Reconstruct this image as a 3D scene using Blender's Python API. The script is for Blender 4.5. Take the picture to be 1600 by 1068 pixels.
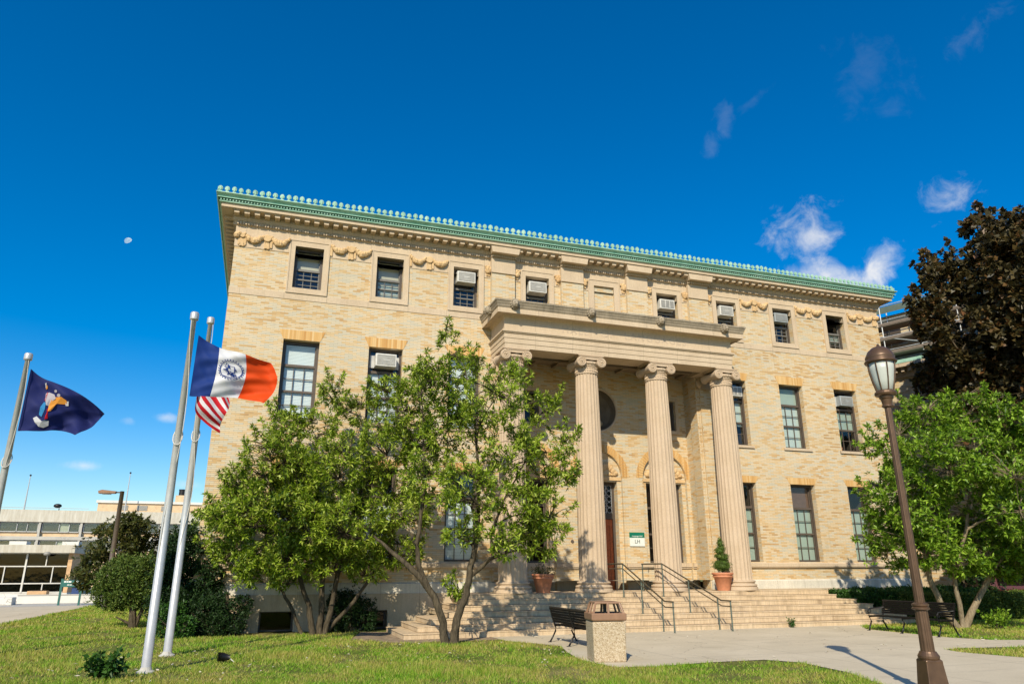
import bpy, math, random
import numpy as np
from mathutils import Vector, noise
rnd = random.Random(7); R_ = math.radians
for o in list(bpy.data.objects): bpy.data.objects.remove(o)
S = bpy.context.scene; COL = S.collection
# ------------------------------------------------------------------ camera
F_PX, PITCH, YAW, ROLL = 1124.19, 0.306884263, 1.24323345, 0.00292433
Fv = Vector((math.cos(YAW)*math.cos(PITCH), math.sin(YAW)*math.cos(PITCH), math.sin(PITCH)))
Rv = Vector((math.sin(YAW), -math.cos(YAW), 0)); Uv = Rv.cross(Fv)
cx_ = Rv*math.cos(ROLL) - Uv*math.sin(ROLL); cy_ = Rv*math.sin(ROLL) + Uv*math.cos(ROLL)
cd = bpy.data.cameras.new('camera'); cam = bpy.data.objects.new('camera', cd); COL.objects.link(cam)
from mathutils import Matrix
cam.matrix_world = Matrix(((cx_.x, cy_.x, -Fv.x, 0), (cx_.y, cy_.y, -Fv.y, -25), (cx_.z, cy_.z, -Fv.z, 1.8), (0, 0, 0, 1)))
cd.sensor_width = 36; cd.lens = F_PX/1600*36; cd.clip_end = 6000; cd.clip_start = .1
S.camera = cam
def sky_dir(px, py):
    v = Fv*F_PX + cx_*(px-800) + cy_*(534-py); return v.normalized()
# ------------------------------------------------------------------ light
SUN = Vector((-0.4194, -0.6946, 0.5845)).normalized()
sd = bpy.data.lights.new('sun', 'SUN'); sd.energy = 5.0; sd.angle = R_(.53); sd.color = (1, .90, .72)
so = bpy.data.objects.new('sun', sd); COL.objects.link(so)
so.rotation_euler = SUN.to_track_quat('Z', 'Y').to_euler(); so.location = (-20, -40, 40)
S.view_settings.view_transform = 'Standard'; S.view_settings.look = 'None'
S.view_settings.exposure = 0.12; S.view_settings.gamma = 1
W = bpy.data.worlds.new('World'); S.world = W; W.use_nodes = True
wt = W.node_tree; wn = wt.nodes; wl = wt.links; wn.clear()
def wnode(t, **k):
    n = wn.new(t)
    for a, b in k.items(): setattr(n, a, b)
    return n
sky = wnode('ShaderNodeTexSky', sky_type='NISHITA', sun_disc=False)
sky.sun_elevation = math.asin(SUN.z); sky.sun_rotation = math.atan2(SUN.x, SUN.y); sky.ozone_density = 3.0; sky.dust_density = .4; sky.air_density = 1.0
hs = wnode('ShaderNodeHueSaturation'); hs.inputs['Saturation'].default_value = 1.55; hs.inputs['Hue'].default_value = .503
hs.inputs['Value'].default_value = 1.38
wl.new(sky.outputs[0], hs.inputs['Color'])
tcw = wnode('ShaderNodeTexCoord')
def wmath(op, a, b=None):
    n = wnode('ShaderNodeMath', operation=op)
    for i, v in enumerate((a, b)):
        if v is None: continue
        if isinstance(v, (int, float)): n.inputs[i].default_value = v
        else: wl.new(v, n.inputs[i])
    return n.outputs[0]
def wdot(v):
    n = wnode('ShaderNodeVectorMath', operation='DOT_PRODUCT'); wl.new(tcw.outputs['Generated'], n.inputs[0]); n.inputs[1].default_value = v; return n.outputs['Value']
def wnoise(scale, detail, rough=.6):
    n = wnode('ShaderNodeTexNoise'); wl.new(tcw.outputs['Generated'], n.inputs['Vector'])
    n.inputs['Scale'].default_value = scale; n.inputs['Detail'].default_value = detail; n.inputs['Roughness'].default_value = rough; n.inputs['Distortion'].default_value = .4
    return n.outputs['Fac']
nz = wnoise(26, 9, .62); nz2 = wnoise(60, 6)
col = hs.outputs['Color']
# real clouds stand at fixed sky directions
for (px, py, rx, ry, amp, bright, rot) in [
        (1255, 365, 62, 60, 1.15, .62, 0), (1262, 425, 75, 30, 1.0, .6, 0), (1375, 418, 56, 36, 1.1, .6, -.4), (1320, 438, 105, 30, .8, .8, 0), (1484, 305, 54, 34, 1.4, .40, .2),
        (1132, 192, 15, 46, 1.4, .05, .12), (1114, 224, 18, 30, 1.4, .055, 0), (1178, 155, 30, 10, 1.4, .03, -.5), (1520, 52, 70, 22, 1.3, .075, -.45), (1355, 120, 60, 65, 1.5, .028, 0),
        (134, 727, 42, 11, .8, .55, 0), (262, 652, 26, 9, 1.0, .4, 0), (296, 756, 34, 11, .9, .4, 0), (201, 656, 12, 6, 1.3, .15, 0)]:
    c = sky_dir(px, py); r = c.cross(Vector((0, 0, 1))).normalized(); u = r.cross(c)
    r2 = r*math.cos(rot) - u*math.sin(rot); u2 = r*math.sin(rot) + u*math.cos(rot)
    sx, sy = rx/F_PX*.92, ry/F_PX*.92
    a = wmath('DIVIDE', wdot(r2), sx); b = wmath('DIVIDE', wdot(u2), sy)
    d2 = wmath('ADD', wmath('MULTIPLY', a, a), wmath('MULTIPLY', b, b))
    m = wmath('SUBTRACT', 1.0, wmath('SQRT', d2))
    m = wmath('ADD', m, wmath('MULTIPLY', wmath('SUBTRACT', nz, .53), amp*2.6))
    m = wmath('MULTIPLY', m, wmath('GREATER_THAN', wdot(c), .5))
    mr = wnode('ShaderNodeMapRange', interpolation_type='SMOOTHSTEP'); wl.new(m, mr.inputs['Value']); mr.inputs['From Min'].default_value = 0; mr.inputs['From Max'].default_value = 1.25
    f = wmath('MULTIPLY', mr.outputs[0], wmath('MULTIPLY', wmath('ADD', wmath('MULTIPLY', nz2, .7), .62), bright))
    mx = wnode('ShaderNodeMix', data_type='RGBA'); mx.clamp_factor = True
    wl.new(f, mx.inputs['Factor']); wl.new(col, mx.inputs['A']); mx.inputs['B'].default_value = (9.2, 9.0, 8.6, 1)
    col = mx.outputs['Result']
bg = wnode('ShaderNodeBackground'); bg.inputs['Strength'].default_value = .10; wl.new(col, bg.inputs['Color'])
wo = wnode('ShaderNodeOutputWorld'); wl.new(bg.outputs[0], wo.inputs[0])

# ------------------------------------------------------------------ node material helper
class NM:
    def __init__(s, name):
        s.m = bpy.data.materials.new(name); s.m.use_nodes = True; s.t = s.m.node_tree; s.n = s.t.nodes; s.l = s.t.links
        s.b = s.n['Principled BSDF']; s.out = s.n['Material Output']
    def N(s, t, **k):
        n = s.n.new(t)
        for a, b in k.items(): setattr(n, a, b)
        return n
    def put(s, sock, v):
        if v is None: return
        if hasattr(v, 'is_output'): s.l.new(v, sock)
        else: sock.default_value = v
    def M(s, op, a, b=None, c=None):
        n = s.N('ShaderNodeMath', operation=op)
        for i, v in enumerate((a, b, c)): s.put(n.inputs[i], v)
        return n.outputs[0]
    def coord(s, kind='Object', scale=None):
        o = s.N('ShaderNodeTexCoord').outputs[kind]
        if scale is None: return o
        mp = s.N('ShaderNodeMapping'); s.l.new(o, mp.inputs[0]); mp.inputs['Scale'].default_value = scale; return mp.outputs[0]
    def pos(s, scale=(1, 1, 1)):
        g = s.N('ShaderNodeNewGeometry'); mp = s.N('ShaderNodeMapping'); s.l.new(g.outputs['Position'], mp.inputs[0]); mp.inputs['Scale'].default_value = scale; return mp.outputs[0]
    def noise(s, vec, scale, detail=4, rough=.55):
        n = s.N('ShaderNodeTexNoise'); s.l.new(vec, n.inputs['Vector']); n.inputs['Scale'].default_value = scale
        n.inputs['Detail'].default_value = detail; n.inputs['Roughness'].default_value = rough; return n.outputs['Fac']
    def ramp(s, fac, stops, interp='LINEAR'):
        n = s.N('ShaderNodeValToRGB'); n.color_ramp.interpolation = interp; e = n.color_ramp.elements
        while len(e) < len(stops): e.new(.5)
        for i, (p, c) in enumerate(stops):
            e[i].position = p; e[i].color = (*c, 1) if len(c) == 3 else c
        s.l.new(fac, n.inputs[0]); return n.outputs[0]
    def mix(s, f, a, b, mode='MIX'):
        n = s.N('ShaderNodeMix', data_type='RGBA', blend_type=mode); s.put(n.inputs['Factor'], f)
        for k, v in (('A', a), ('B', b)):
            if isinstance(v, tuple): v = (*v, 1) if len(v) == 3 else v
            s.put(n.inputs[k], v)
        return n.outputs['Result']
    def bump(s, h, strength=.3, dist=.02):
        n = s.N('ShaderNodeBump'); n.inputs['Strength'].default_value = strength; n.inputs['Distance'].default_value = dist
        s.l.new(h, n.inputs['Height']); s.l.new(n.outputs[0], s.b.inputs['Normal'])
    def fin(s, col, rough=.7, metal=0, spec=None):
        if isinstance(col, tuple): col = (*col, 1) if len(col) == 3 else col
        s.put(s.b.inputs['Base Color'], col); s.put(s.b.inputs['Roughness'], rough); s.b.inputs['Metallic'].default_value = metal
        if spec is not None: s.b.inputs['Specular IOR Level'].default_value = spec
        return s.m
MAT = {}
def plain(name, c, rough=.6, metal=0, var=.12, scale=6, spec=None):
    k = NM(name); v = k.noise(k.pos(), scale, 5)
    col = k.ramp(v, [(.3, tuple(x*(1-var) for x in c)), (.7, tuple(min(1, x*(1+var)) for x in c))])
    m = k.fin(col, rough, metal, spec); MAT[name] = m; return m
def brick_mat(name, stops, ch=.062, cw=.27, mortar=(.36, .32, .23)):
    k = NM(name); tc = k.N('ShaderNodeTexCoord'); sn = k.N('ShaderNodeSeparateXYZ'); so_ = k.N('ShaderNodeSeparateXYZ')
    k.l.new(tc.outputs['Normal'], sn.inputs[0]); k.l.new(tc.outputs['Object'], so_.inputs[0])
    isx = k.M('GREATER_THAN', k.M('ABSOLUTE', sn.outputs[0]), .6)
    u = k.M('ADD', k.M('MULTIPLY', so_.outputs[0], k.M('SUBTRACT', 1.0, isx)), k.M('MULTIPLY', so_.outputs[1], isx))
    v = so_.outputs[2]
    vr = k.M('DIVIDE', v, ch); row = k.M('FLOOR', vr)
    ur = k.M('ADD', k.M('DIVIDE', u, cw), k.M('MULTIPLY', row, .5)); colx = k.M('FLOOR', ur)
    fx = k.M('FRACT', ur); fy = k.M('FRACT', vr)
    cmb = k.N('ShaderNodeCombineXYZ'); k.l.new(colx, cmb.inputs[0]); k.l.new(row, cmb.inputs[1])
    wnz = k.N('ShaderNodeTexWhiteNoise', noise_dimensions='2D'); k.l.new(cmb.outputs[0], wnz.inputs['Vector'])
    c2 = k.N('ShaderNodeCombineXYZ'); k.l.new(k.M('MULTIPLY', u, 1.7), c2.inputs[0]); k.l.new(k.M('MULTIPLY', v, 7.0), c2.inputs[1])
    cl = k.noise(c2.outputs[0], 1.0, 4, .6)
    c3 = k.N('ShaderNodeCombineXYZ'); k.l.new(k.M('MULTIPLY', u, .35), c3.inputs[0]); k.l.new(k.M('MULTIPLY', v, .45), c3.inputs[1])
    big = k.noise(c3.outputs[0], 1.0, 3, .6)
    t = k.M('ADD', k.M('ADD', k.M('MULTIPLY', wnz.outputs['Value'], .70), k.M('MULTIPLY', cl, .34)), k.M('SUBTRACT', k.M('MULTIPLY', big, .5), .28))
    c = k.ramp(t, stops)
    mo = k.M('MAXIMUM', k.M('LESS_THAN', fx, .035), k.M('LESS_THAN', fy, .13))
    c = k.mix(k.M('MULTIPLY', mo, .75), c, mortar)
    st = k.noise(k.pos((2.6, 2.6, .22)), 1.0, 6, .68); c = k.mix(k.ramp(st, [(.58, (0, 0, 0)), (.76, (.26, .26, .26))]), c, (.26, .18, .10))
    pt = k.noise(k.pos((.25, .25, .6)), 1.0, 3, .5); c = k.mix(.5, c, k.ramp(pt, [(.35, (.84, .84, .82)), (.65, (1, 1, 1))]), 'MULTIPLY')
    k.bump(k.M('SUBTRACT', 1.0, mo), .6, .008)
    MAT[name] = k.fin(c, .8, 0, .25); return MAT[name]
BST = [(.14, (.54, .49, .37)), (.32, (.63, .53, .37)), (.52, (.65, .50, .305)), (.67, (.635, .46, .25)), (.80, (.57, .37, .165)), (.94, (.42, .245, .105))]
brick_mat('brick', BST)
def vous_mat():
    k = NM('orange_brick'); v = k.coord('Object'); sx = k.N('ShaderNodeSeparateXYZ'); k.l.new(v, sx.inputs[0])
    a = k.M('DIVIDE', sx.outputs[0], .068); cell = k.M('FLOOR', a); f = k.M('FRACT', a)
    w = k.N('ShaderNodeTexWhiteNoise', noise_dimensions='1D'); k.l.new(cell, w.inputs['W'])
    c = k.ramp(w.outputs['Value'], [(0, (.66, .46, .22)), (.5, (.60, .36, .13)), (1, (.50, .26, .08))])
    c = k.mix(k.M('MULTIPLY', k.M('LESS_THAN', f, .14), .6), c, (.42, .3, .17)); MAT['orange_brick'] = k.fin(c, .8, 0, .2)
vous_mat()
def stone_mat(name, a, b, stain=(.25, .2, .14), stain_amt=.5, vstripe=0, joints=0):
    k = NM(name); p = k.pos(); n1 = k.noise(p, 1.3, 6, .6); n2 = k.noise(p, 22, 4, .6); n3 = k.noise(k.pos((2.2, 2.2, .35)), 1.0, 6, .65)
    c = k.ramp(n1, [(.3, a), (.7, b)])
    sf = k.ramp(n3, [(.55, (0, 0, 0)), (.78, (1, 1, 1))]); c = k.mix(k.M('MULTIPLY', sf, stain_amt), c, stain)
    c = k.mix(.22, c, k.ramp(n2, [(.3, (.3, .3, .3)), (.7, (1, 1, 1))]), 'MULTIPLY')
    if vstripe:
        s = k.noise(k.pos((14, 14, 1.2)), 1.0, 3, .7); c = k.mix(vstripe, c, k.ramp(s, [(.4, (.25, .22, .2)), (.62, (1, 1, 1))]), 'MULTIPLY')
    if joints:
        sx = k.N('ShaderNodeSeparateXYZ'); k.l.new(p, sx.inputs[0]); j = k.M('LESS_THAN', k.M('FRACT', k.M('DIVIDE', sx.outputs[0], joints)), .012/joints)
        c = k.mix(k.M('MULTIPLY', j, .6), c, (.2, .16, .11))
    k.bump(n2, .25, .01); MAT[name] = k.fin(c, .85, 0, .2); return MAT[name]
stone_mat('limestone', (.56, .435, .295), (.64, .51, .355), (.36, .27, .18), .35, .07, 1.47)
stone_mat('column_stone', (.52, .395, .265), (.58, .45, .315), (.46, .36, .26), .25, 0)
stone_mat('weathered_stone', (.27, .225, .16), (.42, .35, .25), (.10, .085, .06), .8, .22)
stone_mat('base_stone', (.62, .58, .48), (.72, .67, .56), (.27, .24, .18), .55, .12, 1.3)
stone_mat('foundation_stone', (.48, .385, .26), (.58, .47, .33), (.2, .16, .11), .5, .10, 1.3)
stone_mat('step_stone', (.60, .45, .28), (.70, .545, .36), (.22, .14, .08), .8, .24, 1.9)
stone_mat('relief', (.60, .40, .20), (.70, .50, .27), (.40, .18, .05), .7, 0)
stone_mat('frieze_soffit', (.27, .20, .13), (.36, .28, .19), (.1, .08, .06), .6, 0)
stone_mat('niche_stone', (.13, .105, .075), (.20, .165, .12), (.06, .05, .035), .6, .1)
def copper():
    k = NM('copper_patina'); n1 = k.noise(k.pos((1, 1, 1)), 2.5, 5); n2 = k.noise(k.pos((3, 3, .8)), 3, 5, .7)
    c = k.ramp(n1, [(.3, (.25, .47, .35)), (.7, (.42, .62, .49))]); c = k.mix(k.ramp(n2, [(.55, (0, 0, 0)), (.75, (.8, .8, .8))]), c, (.055, .25, .16))
    k.bump(n2, .3, .01); MAT['copper_patina'] = k.fin(c, .7, 0, .3)
copper()
plain('copper_dark', (.035, .17, .105), .7, 0, .4, 20)
def grass_ground():
    k = NM('lawn_soil'); p = k.pos(); n1 = k.noise(p, .55, 5, .6); n2 = k.noise(p, 9, 5, .65); n3 = k.noise(p, 60, 3)
    c = k.ramp(n1, [(.32, (.10, .15, .02)), (.5, (.19, .19, .055)), (.68, (.30, .25, .10))])
    c = k.mix(.55, c, k.ramp(n2, [(.3, (.35, .4, .3)), (.7, (1, 1, 1))]), 'MULTIPLY'); k.bump(n3, .6, .03); MAT['lawn_soil'] = k.fin(c, .95, 0, .1)
grass_ground()
def blades():
    k = NM('grass_blade'); g = k.N('ShaderNodeNewGeometry'); n1 = k.noise(k.pos(), .55, 5, .6); n4 = k.noise(k.pos(), 3.0, 4, .6)
    a = k.ramp(g.outputs['Random Per Island'], [(0, (.095, .27, .008)), (.5, (.19, .39, .015)), (.8, (.30, .45, .03)), (1, (.52, .48, .15))])
    b = k.ramp(g.outputs['Random Per Island'], [(0, (.20, .28, .025)), (.5, (.38, .37, .06)), (1, (.58, .46, .17))])
    f = k.ramp(k.M('ADD', k.M('MULTIPLY', n1, .5), k.M('MULTIPLY', n4, .5)), [(.42, (0, 0, 0)), (.56, (1, 1, 1))])
    c = k.mix(f, a, b); k.fin(c, .55, 0, .25)
    tr = k.N('ShaderNodeBsdfTranslucent'); k.l.new(c, tr.inputs[0]); ms = k.N('ShaderNodeMixShader'); ms.inputs[0].default_value = .3
    k.l.new(k.b.outputs[0], ms.inputs[1]); k.l.new(tr.outputs[0], ms.inputs[2]); k.l.new(ms.outputs[0], k.out.inputs[0]); MAT['grass_blade'] = k.m
blades()
def leaf_mat(name, stops, rough=.42, trans=.34, spec=.28):
    k = NM(name); g = k.N('ShaderNodeNewGeometry'); n = k.noise(k.pos(), 1.2, 3)
    t = k.M('ADD', k.M('MULTIPLY', g.outputs['Random Per Island'], .75), k.M('MULTIPLY', n, .3))
    c = k.ramp(t, stops); k.fin(c, rough, 0, spec)
    tr = k.N('ShaderNodeBsdfTranslucent'); k.l.new(k.mix(.6, c, (.5, .7, .1), 'MIX') if 0 else c, tr.inputs[0]); ms = k.N('ShaderNodeMixShader'); ms.inputs[0].default_value = trans
    k.l.new(k.b.outputs[0], ms.inputs[1]); k.l.new(tr.outputs[0], ms.inputs[2]); k.l.new(ms.outputs[0], k.out.inputs[0]); MAT[name] = k.m
leaf_mat('leaf_bright', [(.10, (.045, .085, .005)), (.34, (.14, .235, .010)), (.66, (.31, .42, .028)), (.95, (.58, .64, .14)), (1, (.62, .40, .03))])
leaf_mat('leaf_green', [(.10, (.035, .085, .004)), (.44, (.13, .25, .012)), (.88, (.33, .49, .05))])
leaf_mat('leaf_copper', [(.1, (.03, .026, .012)), (.45, (.058, .048, .018)), (.75, (.095, .07, .022)), (1, (.17, .06, .022))], .45, .15, .3)
leaf_mat('leaf_olive', [(.1, (.04, .06, .012)), (.5, (.07, .085, .018)), (.9, (.13, .12, .03)), (1, (.17, .1, .03))])
leaf_mat('needle_dark', [(.1, (.008, .022, .004)), (.6, (.016, .045, .008)), (1, (.035, .075, .012))], .6, .1, .3)
leaf_mat('needle_mid', [(.1, (.04, .08, .010)), (.6, (.085, .14, .018)), (1, (.17, .21, .04))], .6, .15, .3)
leaf_mat('hedge_leaf', [(.1, (.02, .06, .008)), (.6, (.04, .11, .014)), (1, (.08, .17, .03))], .45, .15)
def bark(name, a, b):
    k = NM(name); n = k.noise(k.pos((6, 6, 1.5)), 3, 6, .7); k.bump(n, .8, .03); MAT[name] = k.fin(k.ramp(n, [(.35, a), (.65, b)]), .9, 0, .15)
bark('bark', (.035, .028, .018), (.12, .095, .06)); bark('bark_pale', (.16, .12, .075), (.32, .26, .17))
def concrete(name, a, b, jx=0):
    k = NM(name); p = k.pos(); n1 = k.noise(p, .6, 6, .6); n2 = k.noise(p, 30, 4); c = k.ramp(n1, [(.3, a), (.7, b)])
    c = k.mix(.25, c, k.ramp(n2, [(.3, (.55, .55, .55)), (.7, (1, 1, 1))]), 'MULTIPLY')
    n5 = k.noise(k.pos((.35, 1.1, 1)), 1.4, 5, .65); c = k.mix(k.ramp(n5, [(.56, (0, 0, 0)), (.72, (.35, .35, .35))]), c, (.26, .22, .17))
    if jx:
        sx = k.N('ShaderNodeSeparateXYZ'); k.l.new(p, sx.inputs[0])
        j = k.M('MAXIMUM', k.M('LESS_THAN', k.M('FRACT', k.M('DIVIDE', sx.outputs[0], jx)), .018/jx), k.M('LESS_THAN', k.M('FRACT', k.M('DIVIDE', k.M('ADD', sx.outputs[1], 100.3), jx)), .018/jx))
        c = k.mix(k.M('MULTIPLY', j, .6), c, (.16, .14, .11))
    vo = k.N('ShaderNodeTexVoronoi', feature='DISTANCE_TO_EDGE'); wv = k.N('ShaderNodeVectorMath', operation='ADD'); ns = k.N('ShaderNodeTexNoise'); k.l.new(p, ns.inputs['Vector']); ns.inputs['Scale'].default_value = 1.5; ns.inputs['Detail'].default_value = 5
    k.l.new(p, wv.inputs[0]); k.l.new(ns.outputs['Color'], wv.inputs[1]); k.l.new(wv.outputs[0], vo.inputs['Vector']); vo.inputs['Scale'].default_value = .15
    c = k.mix(k.M('MULTIPLY', k.M('LESS_THAN', vo.outputs['Distance'], .0016), .5), c, (.15, .12, .09))
    sp = k.N('ShaderNodeTexVoronoi'); k.l.new(p, sp.inputs['Vector']); sp.inputs['Scale'].default_value = 2.2; c = k.mix(k.M('MULTIPLY', k.M('LESS_THAN', sp.outputs['Distance'], .045), .5), c, (.13, .11, .09))
    k.bump(n2, .2, .01); MAT[name] = k.fin(c, .9, 0, .2)
concrete('concrete_path', (.53, .455, .325), (.63, .545, .40), 2.9); concrete('concrete', (.42, .40, .35), (.52, .50, .44)); concrete('white_concrete', (.66, .64, .58), (.75, .73, .67))
def fasc():
    k = NM('stained_fascia'); n = k.noise(k.pos((.9, .9, .12)), 3, 6, .7); c = k.ramp(n, [(.35, (.60, .57, .48)), (.6, (.46, .42, .33)), (.75, (.26, .23, .17))]); MAT['stained_fascia'] = k.fin(c, .9)
fasc()
def pebble():
    k = NM('pebble_aggregate'); v = k.N('ShaderNodeTexVoronoi'); k.l.new(k.coord('Object'), v.inputs['Vector']); v.inputs['Scale'].default_value = 70
    s = k.N('ShaderNodeSeparateColor'); k.l.new(v.outputs['Color'], s.inputs[0])
    c = k.ramp(s.outputs[0], [(0, (.27, .18, .09)), (.35, (.44, .34, .21)), (.75, (.52, .42, .28)), (1, (.60, .51, .37))]); k.bump(v.outputs['Distance'], .6, .01); MAT['pebble_aggregate'] = k.fin(c, .85)
pebble()
plain('frame_dark', (.075, .058, .045), .5); plain('frame_brown', (.10, .075, .055), .55); plain('sash_grey', (.16, .15, .13), .5); plain('sash_white', (.45, .45, .43), .5)
plain('white_enamel', (.62, .60, .54), .45); plain('grille_grey', (.26, .25, .22), .5); plain('galv', (.33, .36, .36), .45)
plain('unlit_room', (.015, .013, .011), .9); plain('red_door', (.42, .10, .028), .4, scale=14, var=.3); plain('dark_metal', (.012, .011, .010), .45, .2)  # near-black room colour stands in for missing light behind glass
plain('bronze', (.115, .066, .036), .42, .4, .2); plain('pole_metal', (.52, .52, .50), .38, .35, .08); plain('rope', (.55, .52, .45), .8)
plain('rail_bronze', (.10, .085, .055), .45, .4); plain('rail_patina', (.10, .125, .10), .6, .2, .3, 12)
plain('terracotta', (.50, .20, .10), .7, 0, .15, 9); plain('soil', (.06, .04, .025), .95); plain('bin_brown', (.27, .15, .085), .5)
plain('bench_wood_shaded', (.010, .009, .007), .7, 0, .3, 14, .12); plain('sign_green', (.0, .16, .095), .4, var=.05); plain('sign_white', (.72, .75, .70), .4, var=.03); plain('letter_black', (.03, .05, .045), .5)  # dark bench wood, lowered to near-black for the shade on it
plain('green_post', (.025, .12, .10), .45); plain('lettering', (.75, .75, .7), .6, var=.02); plain('carved_tone', (.48, .38, .275), .9); plain('orange_wall', (.60, .38, .20), .85, 0, .2, 3)
plain('dirt', (.26, .19, .12), .95, 0, .4, 5); plain('far_brick', (.62, .45, .27), .85, 0, .12, 2); plain('shaded_red', (.07, .006, .005), .4); plain('car_grey', (.14, .16, .2), .3); plain('tyre', (.02, .02, .02), .8); k = NM('moon_glow'); k.n.remove(k.b); e_ = k.N('ShaderNodeEmission'); k.l.new(k.ramp(k.noise(k.pos(), .08, 3), [(.4, (.30, .48, .66)), (.6, (.52, .66, .78))]), e_.inputs[0]); k.l.new(e_.outputs[0], k.out.inputs[0]); MAT['moon_glow'] = k.m  # moon emits its sunlit tone instead of being lit
plain('tar_roof', (.2, .19, .17), .9); plain('plank', (.20, .15, .11), .8); plain('scaffold_pipe', (.5, .5, .48), .5, .3); plain('netting', (.10, .13, .10), .8); plain('blue_bin', (.02, .05, .16), .5)
def stripes(name, base, line, axis, size, duty, rough=.6):
    k = NM(name); sx = k.N('ShaderNodeSeparateXYZ'); k.l.new(k.pos(), sx.inputs[0]); f = k.M('LESS_THAN', k.M('FRACT', k.M('DIVIDE', sx.outputs[axis], size)), duty)
    MAT[name] = k.fin(k.mix(f, base, line), rough)
stripes('blind_white', (.78, .80, .78), (.42, .45, .45), 2, .05, .3); stripes('blind_grey', (.55, .60, .54), (.42, .46, .40), 2, .05, .2)
plain('shade_cream', (.52, .46, .34), .8, var=.05, scale=2); plain('shade_green', (.36, .42, .35), .8, var=.06, scale=2); plain('curtain_brown', (.14, .075, .05), .8)
def glass(name, tint, refl=.12):
    k = NM(name); k.n.remove(k.b); t = k.N('ShaderNodeBsdfTransparent'); t.inputs[0].default_value = (*tint, 1); g = k.N('ShaderNodeBsdfGlossy'); g.inputs['Roughness'].default_value = .04
    n = k.noise(k.pos(), 1.1, 2); bp = k.N('ShaderNodeBump'); bp.inputs['Strength'].default_value = .12; bp.inputs['Distance'].default_value = .05; k.l.new(n, bp.inputs['Height']); k.l.new(bp.outputs[0], g.inputs['Normal'])
    fr = k.N('ShaderNodeLayerWeight'); fr.inputs[0].default_value = .5; f = k.M('ADD', k.M('MULTIPLY', k.M('POWER', fr.outputs['Facing'], 4.0), .8), refl)
    ms = k.N('ShaderNodeMixShader'); k.l.new(f, ms.inputs[0]); k.l.new(t.outputs[0], ms.inputs[1]); k.l.new(g.outputs[0], ms.inputs[2]); k.l.new(ms.outputs[0], k.out.inputs[0]); MAT[name] = k.m
glass('glass', (.88, .93, .93), .07); glass('glass_dark', (.30, .32, .32), .03)
k = NM('frosted'); k.fin((.55, .58, .52), .35); k.b.inputs['Transmission Weight'].default_value = .15; MAT['frosted'] = k.m

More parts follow.
